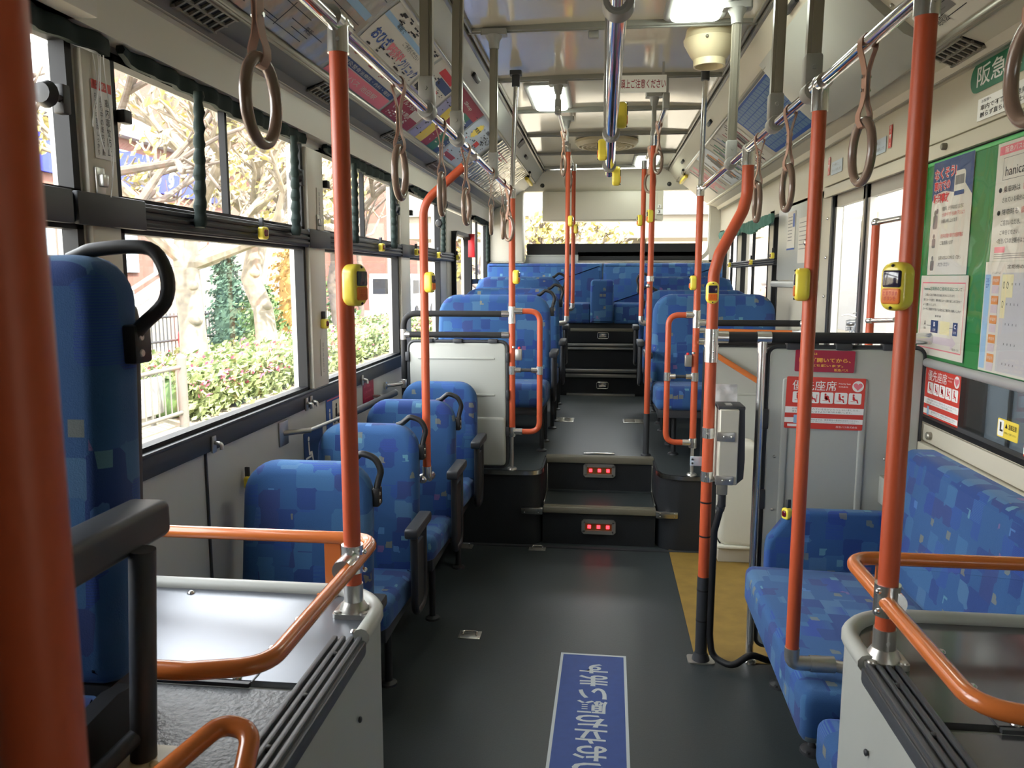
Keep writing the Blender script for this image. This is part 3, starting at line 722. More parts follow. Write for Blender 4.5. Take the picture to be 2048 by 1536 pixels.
# long chrome rails, each with its ceiling hangers
def long_rail(x, y0, y1, z, label, hang, tops):
    T = thing('handrail', label, 'handrail', (x, y0, z))
    m = MB(); m.cyl((x, y0, z), (x, y1, z), .0135, 24); m.build('tube', MIRROR, T)
    for yy, xt in zip(hang, tops):
        m = MB(); sec = [(x, yy, z + .05), (xt, yy, 2.44)]
        m.tube(sec, .016, sq=(.011, .017)); m.tube([(x, yy - .012, z + .06), (xt, yy - .012, 2.44)], .004, sq=(.004, .008)); h = m.build('hanger_bar', ALU, T)
        m = MB(); m.box(x - .021, x + .021, yy - .02, yy + .02, z + .012, z + .088, .007); m.lathe([(.001, -.028), (.022, -.027), (.0235, -.022), (.0235, .022), (.022, .027), (.001, .028)], (x, yy, z), 18, 'y'); m.lathe([(.006, 0), (.005, -.003)], (x, yy - .02, z + .055), 10, 'y'); m.build('clamp', CLAMP, h)
        m = MB(); m.prism(rrect(xt - .055, xt + .055, yy - .03, yy + .03, .012), 'z', 2.468, 2.492); m.lathe([(.038, 0), (.024, -.025), (.021, -.055)], (xt, yy, 2.47), 16); m.build('ceiling_bracket', CLAMP, h)
    return T
long_rail(-.480, .2, 4.17, 1.898, 'long chrome rail on the window curtain side carrying hanging straps', (2.175, 2.62, 3.49), (-.475, -.47, -.475))
long_rail(.496, .2, 4.15, 1.893, 'long chrome rail on the green poster board side carrying hanging straps', (2.05, 2.46, 3.26), (.50, .50, .50))
m = MB(); 
T = thing('handrail', 'short thick chrome rail under the middle of the ceiling', 'handrail', (.018, .4, 1.885))
m.tube([(.016, .4, 1.895), (.021, 3.15, 1.85)], .0165, 20); m.sphere((.021, 3.15, 1.85), .0168); m.build('tube', MIRROR, T)
for yy in (1.33, 2.38, 2.98):
    zz = 1.888 - .0155 * (yy - 1)
    m = MB(); m.lathe([(.0165, -.02), (.025, -.02), (.026, .02), (.0165, .02)], (.019, yy, zz), 20, 'y'); m.box(-.004, .04, yy - .012, yy + .012, zz + .015, 2.48, .004); m.box(-.03, .068, yy - .03, yy + .03, 2.47, 2.492, .006); m.build('hanger', CLAMP, T)

# orange guard rails round the wheel housings
def guard(s, label):
    T = thing('guard_rail', label, 'guard rail', (s * .75, 1.2, .787))
    xi = .482 if s < 0 else .505
    k = lambda x: s * x
    m = MB(); pts = [(k(1.12), 1.56, .90), (k(xi - .015), 1.56, .90), (k(xi - .015), 1.01, .90), (k(xi + .09), .982, .90), (k(.63), .982, .90)]
    m.tube(fillet(pts, .06, 8), .0135, 16); m.build('tube', ORANGE2, T)
    m = MB(); m.box(*sorted((k(.545), k(.58))), 1.555, 1.561, .789, .905); m.box(*sorted((k(.54), k(.585))), 1.515, 1.561, .787, .791, .001); m.build('bracket', ORANGE2, T)
    m = MB(); m.lathe([(.0205, -.028), (.022, -.02), (.022, .02), (.0205, .028)], (k(xi - .004), 1.40 if s < 0 else 1.36, .90), 18, 'y')
    px = PL1.location if s < 0 else PL2.location
    m.cyl((px[0], px[1], .875), (px[0], px[1], .93), .0215, 18)
    for z in (.884, .92): m.sphere((k(xi - .03), px[1] - .012, z), .005)
    m.build('clamp', CHROME, T)
    return T
guard(-1, 'orange guard rail looping round the shiny steel wheel housing top')
guard(1, 'orange guard rail looping round the dark glossy wheel housing top')
T = thing('low_loop_handle', 'low orange loop handle on the grey mat, cut by the bottom of the picture', 'handle', (-.48, .86, .785))
m = MB(); m.tube(fillet([(-.62, .66, .79), (-.50, .935, .855), (-.455, .93, .85), (-.44, .84, .79)], .05, 8), .0135, 16); m.build('tube', ORANGE2, T)
m = MB(); m.prism(rrect(-.565, -.525, .80, .865, .006), 'z', .783, .788); m.build('foot_plate', ORANGE2, T)

# ------------------------------------------------------------------ stop buttons
def make_button(label):
    T = thing('stop_button', label, 'stop button', (0, 0, 0), 'yellow stop buttons')
    out = rrect(-.022, .022, -.039, .039, .019, 6)
    m = MB(); m.pillow(out, 'y', -.017, .017, .010, 4); m.build('shell', YELLOW, T)
    m = MB(); m.pillow(rrect(-.0155, .0155, -.002, .026, .004), 'y', -.0195, -.012, .003, 2); m.build('lens', LENS, T)['label'] = 'dark stop lens'
    m = MB(); m.pillow(rrect(-.0155, .0155, -.028, -.003, .004), 'y', -.0192, -.012, .002, 2); l = m.build('label_plate', OLABEL, T); l['label'] = 'orange label with lettering'
    m = MB(); text(m, 'とまります\nボタンを', (0, -.01955, -.015), (1, 0, 0), (0, 0, 1), .024, .015); m.build('lettering', REDINK, l, smooth=False)
    m = MB(); m.sphere((0, -.0165, .033), .0025); m.sphere((0, -.0165, -.034), .0025); m.build('screws', BLACKP, T)
    return T
B0 = make_button('yellow stop button facing the lens on the S-bent orange pole')
B0.location = (.388, 2.862, 1.395)
D = lambda *a: math.radians(a[0])
for (x, y, z, rz, sc, lb) in (
    (.472, 1.335, 1.435, -50, 1.0, 'yellow stop button on the thick orange pole beside the green poster board'),
    (.474, 1.955, 1.432, -100, 1.0, 'yellow stop button on the orange pole above the blue bench, seen edge-on'),
    (-.458, 1.43, 1.435, 72, 1.0, 'yellow stop button on the straight orange pole of the steel topped housing'),
    (-.650, 2.945, 1.43, 80, 1.0, 'yellow stop button on the orange pole bent over at its top'),
    (-.452, 4.155, 1.45, 82, .95, 'yellow stop button on the deck pole beside the white partition'),
    (.462, 4.135, 1.42, -85, .95, 'yellow stop button on the deck pole behind the S-bent pole'),
    (-.222, 5.495, 1.83, 80, .95, 'yellow stop button high on the longer pole of the far pair'),
    (-.215, 6.395, 1.83, 80, .95, 'yellow stop button on the shorter pole of the far pair'),
    (.262, 4.575, 1.79, -80, .95, 'yellow stop button high on the long aisle pole with chrome knuckle'),
    (.240, 5.345, 1.82, -80, .95, 'yellow stop button on the thin far pole ending above a seat arm')):
    dup(B0, (x, y, z), D(rz), lb, scale=sc)
def make_round_button(label):
    T = thing('stop_button', label, 'stop button', (0, 0, 0), 'small stop buttons by the windows')
    m = MB(); m.pillow(rrect(-.016, .016, -.02, .02, .009, 4), 'y', -.014, .010, .005, 3); m.build('shell', YELLOW, T)
    m = MB(); m.pillow(rrect(-.010, .010, -.011, .012, .008, 4), 'y', -.018, -.01, .004, 3); m.build('lens', REDLENS, T)['label'] = 'dark red lens'
    m = MB(); m.box(-.004, .004, -.004, .012, .018, .05, .002); m.build('hook', DARKG, T)
    return T
R0 = make_round_button('small yellow stop button on the grooved rail, the one nearest the ring handled seat')
R0.location = (XL + .045, 2.50, 1.592); R0.rotation_euler = (0, 0, D(75))
for (x, y, z, rz, lb) in ((XL + .045, 3.90, 1.597, 80, 'small yellow stop button on the grooved rail between straight and bent orange poles'),
    (XL + .045, 4.66, 1.597, 80, 'small yellow stop button on the grooved rail just before the bent orange pole'),
    (XL + .045, 5.30, 1.597, 80, 'small yellow stop button on the grooved rail just past the bent orange pole'),
    (XL + .045, 6.0, 1.597, 80, 'small yellow stop button at the far end of the long grooved rail'),
    (XL + .03, 3.09, 1.262, 80, 'small yellow stop button low on the window post behind the straight orange pole'),
    (XL + .02, 2.37, .79, 80, 'small yellow stop button low on the wall behind the first low seat'),
    (XR - .05, 7.15, 1.555, -80, 'small yellow stop button at the far end of the short grooved rail'),
    (XR - .05, 6.15, 1.56, -80, 'small yellow stop button in the middle of the short grooved rail'),
    (XR - .045, 5.42, 1.59, -80, 'small yellow stop button at the near end of the short grooved rail')):
    dup(R0, (x, y, z), D(rz), lb)
for (x, y, z, lb, rz) in ((.046, 2.28, 1.895, 'yellow stop button on the ceiling rail beside the hanging white notice', 90), (-.006, 2.75, 1.875, 'yellow stop button on the far side of the ceiling rail by round vent', -90), (.046, 3.05, 1.825, 'yellow stop button at the far end of the short ceiling rail', 90)):
    dup(B0, (x, y, z), D(rz), lb, scale=.9)
dup(R0, (.66, 2.77, .625), D(-60), 'stop button on the sloped corner of the blue bench end pad')

# ------------------------------------------------------------------ hanging straps
def make_strap(label):
    T = thing('hanging_strap', label, 'hanging strap', (0, 0, 0), 'hanging straps on the chrome rails')
    prof = [(0, .0165), (.010, .014), (.0165, .004), (.016, -.012), (.009, -.035), (.0045, -.055), (.0040, -.098), (.0065, -.115), (.0125, -.133), (.0125, -.146), (.006, -.157), (0, -.159)]
    loop = [(x, z) for x, z in prof] + [(-x, z) for x, z in prof[-2:0:-1]]
    m = MB(); w = .0105; th = .0018; R = []
    n = len(loop)
    for sg in (-1, 1): R.append([(x, sg * w, z) for x, z in loop])
    ins = inset(loop, -th); outer = ins
    a = [m.bm.verts.new((x, -w, z)) for x, z in loop]; b = [m.bm.verts.new((x, w, z)) for x, z in loop]
    c = [m.bm.verts.new((x, -w, z)) for x, z in outer]; d = [m.bm.verts.new((x, w, z)) for x, z in outer]
    for i in range(n):
        j = (i + 1) % n
        m._face([a[i], a[j], b[j], b[i]]); m._face([c[i], d[i], d[j], c[j]]); m._face([a[i], c[i], c[j], a[j]]); m._face([b[i], b[j], d[j], d[i]])
    s = m.build('strap', LEATHER, T)
    m = MB()
    for z in (-.063, -.088): m.lathe([(.004, -.0075), (.0035, -.009)], (0, 0, z), 10, 'x'); m.lathe([(.0035, .009), (.004, .0075)], (0, 0, z), 10, 'x')
    m.build('rivets', CHROME, s)
    m = MB(); pts = []
    for k in range(40):
        a_ = 2 * PI * k / 40; r_ = .052 * (1 + .06 * math.cos(2 * a_)) ; pts.append((0, .90 * r_ * math.sin(a_), -.203 + 1.06 * r_ * math.cos(a_)))
    m.tube(pts, .0085, 12, closed=True); m.build('ring', RINGM, T)
    return T
S0 = make_strap('hanging strap on the curtain side rail, the large one nearest the lens')
S0.location = (-.480, 1.10, 1.898); S0.rotation_euler = (0, 0, D(-4))
for i, (y, rz, lb) in enumerate(((1.87, -2, 'hanging strap just past the straight orange pole on the curtain side rail'), (2.36, 3, 'hanging strap between the first two ceiling bars of the curtain side rail'), (2.79, -4, 'hanging strap just past the second ceiling bar of the curtain side rail'),
    (3.42, 6, 'hanging strap at the third ceiling bar of the curtain side rail'), (3.82, 10, 'hanging strap second from the deck end of the curtain side rail'), (4.06, 38, 'last hanging strap of the curtain side rail, against the deck pole'))):
    dup(S0, (-.480, y, 1.898), D(rz), lb)
for (y, rz, lb) in ((1.02, 4, 'hanging strap on the poster side rail, cut by the picture edge'), (1.635, 6, 'hanging strap between the two near orange poles on the poster side rail'), (2.26, 4, 'hanging strap behind the second orange pole on the poster side rail'), (2.68, 0, 'hanging strap beside the top of the S-bent orange pole')):
    dup(S0, (.496, y, 1.893), D(rz), lb)
for (x, y, z, rz, lb) in ((-.25, 5.0, 2.335, 20, 'small far strap on the rail above the far pair of poles, nearer one'), (-.25, 5.75, 2.335, 30, 'small far strap between the far pair of poles'), (.292, 4.46, 2.272, 25, 'small far strap just before the long aisle pole'), (.28, 4.98, 2.225, 40, 'small far strap between the long aisle pole and thin far pole')):
    dup(S0, (x, y, z), D(rz), lb, group='small straps on the far rails')
# ------------------------------------------------------------------ partitions
T = thing('partition', 'white moulded partition panel under two black padded bars, behind the single seats', 'partition', (-.78, 4.15, .41))
m = MB(); m.pillow(rrect(-1.03, -.505, .43, 1.10, .03, 5), 'y', 4.14, 4.165, .008, 3)
m.pillow(rrect(-.985, -.565, 1.012, 1.022, .004, 2), 'y', 4.134, 4.15, .003, 2); m.pillow(rrect(-.985, -.565, .815, .826, .004, 2), 'y', 4.134, 4.15, .003, 2)
m.pillow(rrect(-1.028, -.507, .435, .70, .02, 4), 'y', 4.12, 4.15, .012, 3); m.build('panel', GREYW, T)
m = MB(); m.tube([(x, 4.152, z) for x, z in rrect(-1.037, -.498, .423, 1.107, .035, 5)], .01, 8, closed=True)
for z in (.60, .80, 1.0): m.box(-1.052, -1.03, 4.13, 4.17, z, z + .05, .004); m.box(-.505, -.488, 4.13, 4.17, z, z + .05, .004)
for x in (-.95, -.79, -.60): m.box(x, x + .05, 4.13, 4.17, 1.10, 1.122, .004)
m.build('edge_clips', DARKG, T)
m = MB(); m.tube(fillet([(-1.065, 4.16, .41), (-1.065, 4.16, 1.255), (-.50, 4.16, 1.255)], .075, 8), .0165, 16); m.cyl((-1.04, 4.16, 1.142), (-.50, 4.16, 1.142), .0165, 16); m.build('padded_bar', FOAM, T)
m = MB(); m.cyl((-1.065, 4.16, 1.115), (-1.065, 4.16, 1.17), .0185); m.cyl((-1.065, 4.16, 1.142), (-1.03, 4.16, 1.142), .0175); m.cyl((-.53, 4.16, 1.255), (-.49, 4.16, 1.255), .018); m.cyl((-.53, 4.16, 1.142), (-.49, 4.16, 1.142), .018)
m.cyl((-1.14, 4.06, .875), (-1.075, 4.15, .875), .012); m.lathe([(.02, 0), (.02, .012)], (-1.148, 4.05, .875), 14, 'x'); m.box(-1.082, -1.05, 4.14, 4.175, .85, .90, .004); m.build('joints', CHROME, T)

T = thing('partition', 'pale grey partition carrying the red priority seat sticker, beyond the long bench', 'partition', (.8, 2.9, 0))
m = MB(); m.pillow(rrect(.605, 1.13, .07, 1.195, .025, 5), 'y', 2.90, 2.925, .005, 3)
for x in (.665, .935): m.pillow(rrect(x - .012, x + .012, .1, 1.09, .010, 4), 'y', 2.894, 2.91, .005, 3)
m.build('panel', GREYW, T)
m = MB(); m.tube([(x, 2.912, z) for x, z in rrect(.600, 1.135, .065, 1.20, .03, 5)], .01, 8, closed=True)
for z in (.30, .60, .90): m.box(.582, .608, 2.895, 2.93, z, z + .075, .004)
for x in (.66, .83, .99): m.box(x, x + .055, 2.89, 2.93, 1.192, 1.216, .004)
m.build('edge_clips', DARKG, T)
m = MB(); m.cyl((.43, 2.9, 1.235), (1.13, 2.9, 1.235), .0195, 18); m.build('padded_bar', FOAM, T)
m = MB(); m.cyl((.576, 2.9, .01), (.576, 2.9, 1.21), .0145, 18); m.lathe([(.03, 0), (.028, .01), (.018, .02)], (.576, 2.9, 0), 16); m.build('post', CHROME, T)
m = MB(); m.cyl((.41, 2.9, 1.235), (.455, 2.9, 1.235), .0215, 18); m.cyl((.555, 2.9, 1.235), (.605, 2.9, 1.235), .0215, 18); m.cyl((.576, 2.9, 1.18), (.576, 2.9, 1.22), .0175, 18); m.cyl((1.08, 2.9, 1.235), (1.15, 2.9, 1.235), .0205, 18); m.build('joints', CHROME, T)
m = MB()
for x in (.635, 1.02):
    for z in (.80, .60, .40, .2): m.sphere((x + (.0 if x < .8 else 0), 2.899, z), .005)
m.build('screws', STEEL, T)

T = thing('partition', 'plain grey partition with diagonal orange brace on the far side of the middle door', 'partition', (.8, 4.16, .0))
m = MB(); m.pillow(rrect(.545, 1.13, .43, 1.09, .03, 5), 'y', 4.155, 4.18, .008, 3); m.pillow(rrect(.57, 1.1, .84, .848, .003, 2), 'y', 4.15, 4.16, .002, 2); m.build('panel', GREYW, T)
m = MB(); m.tube([(x, 4.165, z) for x, z in rrect(.538, 1.137, .42, 1.097, .035, 5)], .01, 8, closed=True); m.build('edge_clips', DARKG, T)
m = MB(); m.cyl((.50, 4.14, 1.215), (1.02, 4.15, 1.215), .0165, 16); m.cyl((.50, 4.14, 1.118), (1.1, 4.15, 1.118), .0165, 16); m.build('padded_bar', FOAM, T)
m = MB(); m.cyl((.50, 4.12, 1.178), (1.0, 4.10, 1.172), .011, 14); m.cyl((.575, 4.12, 1.06), (.86, 4.12, .885), .0145, 14); m.build('brace', ORANGE2, T)
m = MB(); m.cyl((1.02, 4.12, .4), (1.02, 4.12, 1.62), .0155, 14); m.build('door_post', ORANGE, T)
m = MB()
for z in (1.172, 1.215, 1.62): m.sphere((1.012, 4.11, z), .019)
m.cyl((.955, 4.10, 1.172), (1.01, 4.10, 1.172), .0135); m.cyl((.50, 4.12, 1.178), (.53, 4.12, 1.178), .015); m.cyl((.50, 4.14, 1.215), (.535, 4.14, 1.215), .018); m.cyl((.50, 4.14, 1.118), (.535, 4.14, 1.118), .018)
m.build('joints', CHROME, T)

T = thing('door_handrail', 'orange handrail on chrome arms beside the glass middle door', 'handrail', (1.13, 3.45, .8))
m = MB(); m.cyl((1.11, 3.42, .9), (1.11, 3.42, 1.66), .0155, 16); m.build('tube', ORANGE, T)
m = MB()
for z in (1.67, 1.27, .9): m.sphere((1.11, 3.42, z), .019); m.cyl((1.11, 3.42, z), (1.165, 3.30, z + .01), .0105, 12)
m.build('arms', CHROME, T)

# ------------------------------------------------------------------ reader box and what hangs with it
T = thing('reader_box', 'grey metal box clamped to the S-bent orange pole', 'card reader', (.46, 2.87, .70))
m = MB(); m.box(.425, .492, 2.82, 2.95, .708, .982, .003, 1); m.build('case', BOXM, T)
m = MB(); m.prism([(.488, .705), (.515, .73), (.518, .80), (.512, .985), (.488, .985)], 'y', 2.83, 2.955); m.box(.42, .515, 2.835, 2.95, .978, .992, .004); m.build('side_cover', DARKG, T)
m = MB(); m.box(.415, .478, 2.815, 2.824, .868, .902, .002); m.box(.415, .478, 2.815, 2.824, .708, .742, .002); m.box(.45, .472, 2.86, 2.90, .992, .995)
for z in (.885, .725):
    for x in (.442, .468): m.sphere((x, 2.814, z), .0055, 1, .7, 1)
m.build('bracket_plates', STEEL, T)
m = MB()
for z in (.885, .722): m.cyl((.395, 2.89, z - .019), (.395, 2.89, z + .019), .0225, 18); m.lathe([(.005, 0), (.004, -.003)], (.39, 2.867, z), 10, 'y')
m.build('pole_clamps', CHROME, T)
m = MB(); m.box(.425, .463, 2.84, 2.86, .665, .71, .002); m.box(.43, .455, 2.845, 2.857, .64, .67, .002); m.build('cable_bracket', ALU, T)
T = thing('side_bracket', 'flat white bracket arm reaching from the deck pole to the S-bent pole', 'bracket', (.38, 2.9, .74))
m = MB(); m.box(.335, .378, 2.905, 2.912, .755, .79, .001); m.build('arm', PALEB, T)
m = MB(); m.sphere((.342, 2.904, .765), .004); m.sphere((.342, 2.904, .78), .004); m.build('screws', BLACKP, T)
T = thing('cable', 'thick black cable strapped down the S-bent pole and across the floor', 'cable', (.43, 2.86, .0))
m = MB(); pts = fillet([(.445, 2.85, .65), (.44, 2.852, .60), (.424, 2.86, .52), (.422, 2.865, .12), (.432, 2.865, .03), (.50, 2.82, .016), (.57, 2.84, .06), (.64, 2.86, .028), (.80, 2.87, .028)], .05, 6); m.tube(pts, .0125, 12); m.build('sleeve', BLACKP, T)
m = MB(); m.cyl((.446, 2.849, .62), (.446, 2.849, .665), .014); m.cyl((.44, 2.853, .605), (.443, 2.852, .618), .016); m.build('plug', RUBBER, T)
T = thing('paper_holder', 'clear plastic pocket with white paper above the grey reader box', 'paper holder', (.455, 2.96, .99))
m = MB(); g = [[(.412 + .093 * i / 6, 2.962 + .004 * math.sin(i * 1.7 + j), .99 + .065 * j / 4) for i in range(7)] for j in range(5)]; m.sheet(g); m.prism([(.412, .985), (.505, .985), (.505, 1.05), (.412, 1.05)], 'y', 2.968, 2.970); m.build('pocket', PLASTICW, T)
T = thing('covered_heater', 'box under a white cloth cover at the far side of the ochre floor', 'covered box', (.71, 4.0, 0))
m = MB(); m.pillow(rrect(.60, .795, .09, .63, .05, 5), 'y', 3.93, 4.09, .03, 4)
m.warp(lambda v: (v.x + .006 * math.sin(v.z * 14), v.y + .008 * math.sin(v.z * 11 + v.x * 20), v.z)); m.build('cloth_cover', CLOTHM, T)
m = MB(); m.box(.595, .80, 3.925, 4.09, .085, .10, .004); m.build('hem', CLOTHM, T)
m = MB(); m.box(.61, .785, 3.96, 4.08, 0.004, .10, .004); m.build('base_box', BOXM, T)

# ------------------------------------------------------------------ seats
def seat(name, label, cat, x0, x1, yt, zt, zs, zf, group=None, lean=.13, depth=.42, ring=True, arm=True, aisle=1, low=None, legs=True, th=.085, armz=None, rc=.10, cth=.10, rk=(.016, .026, -.078), sh=.05):
    """a forward facing seat (towards -y). yt: front face of the backrest at its top; zt/zs/zf: heights of back top, cushion top, floor"""
    T = thing(name, label, cat, ((x0 + x1) / 2, yt - .2, zf), group)
    low = zs - .06 if low is None else low
    yy = lambda z: yt - lean * (zt - z)
    xa = x1 if aisle > 0 else x0; s = 1 if aisle > 0 else -1
    poly = rrect(x0, x1, low, zt, (.03, .03, rc, rc), 7)
    m = MB(); m.pillow(poly, 'y', 0, th, .035, 5)
    cx = (x0 + x1) / 2; hw = (x1 - x0) / 2
    def f(v):
        t = (v.z - low) / (zt - low); nx = (v.x - cx) / hw
        front = max(0, 1 - v.y / th)
        dy = -.012 * front * (1 - nx * nx) * (1 - (2 * t - 1) ** 4)
        return (cx + nx * hw * (1 - .035 * t * t), v.y + yy(v.z) + dy, v.z)
    m.warp(f); b = m.build('backrest', FAB, T)
    yb = yy(zs) + .02; ya = yb - depth
    m = MB(); m.pillow(rrect(x0 + .004, x1 - .004, ya, yb, (.05, .05, .01, .01), 5), 'z', zs - cth, zs, .035, 4)
    m.warp(lambda v: (v.x, v.y, v.z + .012 * (1 - ((v.x - cx) / hw) ** 2) * (1 if v.z > zs - .04 else 0) - .03 * max(0, (v.y - ya) / depth))); m.build('seat_cushion', FAB, T)
    m = MB(); m.box(x0 + .02, x1 - .02, ya + .04, yb, zs - cth - sh, zs - cth + .002, .008); m.pillow(rrect(x0 + .02, x1 - .02, low + .02, zt - .05, .05, 4), 'y', 0, .02, .006, 2)
    m.warp(lambda v: (v.x, v.y + yy(v.z) + th - .005, v.z) if v.y < .03 and v.y > -.01 and v.z >= low else (v.x, v.y, v.z)); m.build('shell', DARKG, T)
    if ring:
        yr = yt + th * .55
        m = MB(); rt, tp, bt = rk; P = [(xa - s * .095, yr, zt - .006), (xa - s * .075, yr, zt + .002), (xa - s * .058, yr, zt + tp * .62), (xa + s * (rt - .056), yr, zt + tp), (xa + s * (rt - .018), yr, zt + tp * .45), (xa + s * rt, yr, zt + bt * .30), (xa + s * (rt - .006), yr, zt + bt * .68), (xa + s * (rt * .3), yr - .005, zt + bt), (xa + s * .004, yr - .01, zt + bt - .018)]
        Q = []
        for i in range(len(P) - 1):
            p0, p1, p2, p3 = Vector(P[max(i - 1, 0)]), Vector(P[i]), Vector(P[i + 1]), Vector(P[min(i + 2, len(P) - 1)])
            for k in range(4):
                t = k / 4; Q.append(.5 * ((2 * p1) + (-p0 + p2) * t + (2 * p0 - 5 * p1 + 4 * p2 - p3) * t * t + (-p0 + 3 * p1 - 3 * p2 + p3) * t ** 3))
        Q.append(Vector(P[-1])); m.tube(Q, .0105, 12); m.box(*sorted((xa - s * .012, xa + s * .014)), yr - .022, yr + .022, zt + bt - .058, zt + bt, .005)
        h = m.build('grab_handle', BLACKP, T)
        m = MB()
        for z in (bt - .018, bt - .042): m.lathe([(.006, 0), (.005, s * .002)], (xa + s * .0145, yr - .008, zt + z), 10, 'x')
        m.build('screws', STEEL, h)
    if arm:
        az = (zs + .20) if armz is None else armz
        xm = xa + s * .028; y1 = yy(az) + .02; y0 = y1 - .24
        m = MB(); m.pillow(rrect(y0, y1, az - .038, az, .012, 3), 'x', xm - .024, xm + .024, .008, 2); m.build('armrest', DARKG, T)
        m = MB(); m.tube(fillet([(xm, y0 + .05, az - .03), (xm, y0 + .05, zs - .14), (xm, y1 - .05, zs - .14), (xm, y1 - .05, az - .03)], .05, 5), .014, 10, sq=None); m.box(xm - .005, xm + .005, y0 + .05, y1 - .05, zs - .13, az - .08); m.build('armrest_frame', RUBBER, T)
    if legs:
        for lx in ((x0 + .06, x1 - .06) if x1 - x0 < .6 else (x0 + .12, x1 - .03)):
            for ly in ((ya + .12, yb - .06) if x1 - x0 > .6 else (ya + .2,)):
                m = MB(); m.cyl((lx, ly, zf), (lx, ly, zs - cth - .04), .014, 12); m.lathe([(.032, 0), (.03, .008), (.015, .016)], (lx, ly, zf), 14); m.build('leg', RUBBER, T)
    return T
G = 'single blue seats along the window wall'
seat('single_seat', 'low blue seat on the floor, the nearest one, directly behind the steel topped housing', 'seat', -1.10, -.685, 2.25, .885, .44, 0, G, armz=.50)
seat('single_seat', 'low blue seat behind the straight orange pole, second from the steel topped housing', 'seat', -1.085, -.68, 2.85, .892, .38, 0, G, armz=.575)
seat('single_seat', 'low blue seat whose back the bent orange pole crosses, third from the housing', 'seat', -1.06, -.640, 3.40, .90, .42, 0, G, armz=.645)
seat('single_seat', 'low blue seat against the white partition, farthest of the single seats', 'seat', -1.05, -.638, 4.0, .904, .44, 0, G, armz=.645, ring=False)
T = seat('single_seat', 'large nearest blue seat on top of the wheel housing with ring handle on its corner', 'seat', -1.12, -.692, 1.045, 1.482, .868, .787, None, lean=.08, arm=False, legs=False, th=.10, cth=.06, low=.85, sh=.02, rc=.07, rk=(.056, .012, -.102))
m = MB(); m.pillow(rrect(.66, 1.035, 1.082, 1.135, .012, 3), 'x', -.672, -.612, .010, 3); m.build('armrest', DARKG, T)
m = MB(); m.cyl((-.622, .945, .79), (-.604, .945, 1.09), .0175, 16); m.tube(fillet([(-.622, .945, .83), (-.64, .87, .812), (-.66, .70, .812)], .03, 4), .012, 12); m.build('armrest_post', DARKG, T)
m = MB(); m.prism(rrect(-.645, -.585, .91, .975, .008), 'z', .783, .79); m.sphere((-.598, .93, .791), .006); m.build('foot_plate', BEIGEPL, T)
m = MB(); m.box(-1.12, -.70, 1.0, 1.10, .79, .86, .01); m.build('base_frame', BLACKP, T)
m = MB(); m.prism([(.62, .786), (1.0, .786), (1.0, .865), (.96, .872), (.62, .84)], 'x', -.690, -.664); m.build('side_cover', BLACKP, T)

DG = 'double blue seats on the raised rear deck'
def dseat(label, x0, x1, yt, zt, zs, zf, aisle, ring=True): return seat('double_seat', label, 'seat', x0, x1, yt, zt, zs, zf, DG, lean=.10, depth=.46, aisle=aisle, ring=ring, armz=zs + .17, th=.09, rc=.12, cth=.14)
dseat('blue double seat in the first row right behind the white partition', -1.055, -.318, 5.0, 1.337, .83, .41, 1)
dseat('blue double seat in the second row behind the white partition', -1.03, -.30, 5.72, 1.367, .84, .41, 1)
dseat('blue double seat in the third row behind the white partition', -1.06, -.315, 6.50, 1.452, .90, .41, 1)
dseat('blue double seat in the first row behind the plain grey partition by the door', .312, 1.075, 5.0, 1.344, .83, .41, -1, ring=False)
dseat('blue double seat in the second row behind the plain grey partition', .300, 1.06, 5.72, 1.358, .84, .41, -1)
dseat('blue double seat in the third row behind the plain grey partition', .300, 1.06, 6.50, 1.452, .90, .41, -1)
for (x0, x1, lb) in ((-1.12, -1.0, 'blue side pad at the window end of the far bench, by the emergency door'), (.96, 1.12, 'blue side pad at the far bench end by the short grooved rail')):
    T = thing('side_pad', lb, 'seat pad', ((x0 + x1) / 2, 7.1, .835))
    m = MB(); m.pillow(rrect(x0, x1, .84, 1.432, .03, 4), 'y', 7.08, 7.16, .03, 4); m.build('pad', FAB, T)
    m = MB(); m.box(x0 + .01, x1 - .01, 7.15, 7.20, .84, 1.40, .01); m.box(x0, x1, 7.08, 7.16, .625, .845, .01); m.build('backing', DARKG, T)
# rear bench across the whole width
T = thing('rear_bench', 'wide blue bench across the rear under the back window, with raised middle block', 'bench', (0, 7.6, .835))
for (a, b) in ((XL + .01, 0.0), (.005, XR - .01)):
    m = MB(); m.pillow(rrect(a, b, 1.15, 1.582, .02, 4), 'y', 7.80, 7.92, .03, 4); m.build('backrest', FAB, T)
    a2, b2 = (a, -.108) if a < -.5 else (.108, b)
    m = MB(); m.pillow(rrect(a2, b2, 7.36, 7.84, .015, 3), 'z', 1.02, 1.205, .02, 3); m.build('seat_cushion', FAB, T)
m = MB(); m.pillow(rrect(-.106, .106, 1.025, 1.425, (.012, .012, .03, .03), 5), 'y', 7.33, 7.52, .02, 4); m.build('middle_block', FAB, T)
m = MB(); m.box(XL + .01, XR - .01, 7.40, 7.95, .836, 1.03, .004); m.build('base_box', STEPM, T)
m = MB(); m.box(-.29, .29, 7.385, 7.405, .945, .975, .003); m.build('front_strip', NOSE, T)
# little handles on the stair risers
for (z, y, lb) in ((.50, 6.926, 'small steel catch on the lowest black stair riser'), (.905, 7.396, 'small steel catch on the black box below the rear bench')):
    T = thing('hatch_catch', lb, 'catch', (.015, y, z))
    m = MB(); m.tube([(.015 + x, y - .004, z + q) for x, q in rrect(-.05, .05, -.028, .028, .012, 3)], .005, 8, closed=True); m.box(-.02, .05, y - .006, y - .001, z - .018, z + .018, .003); m.cyl((-.012, y - .012, z - .006), (.042, y - .012, z - .006), .006, 8); m.build('catch', CHROME, T)

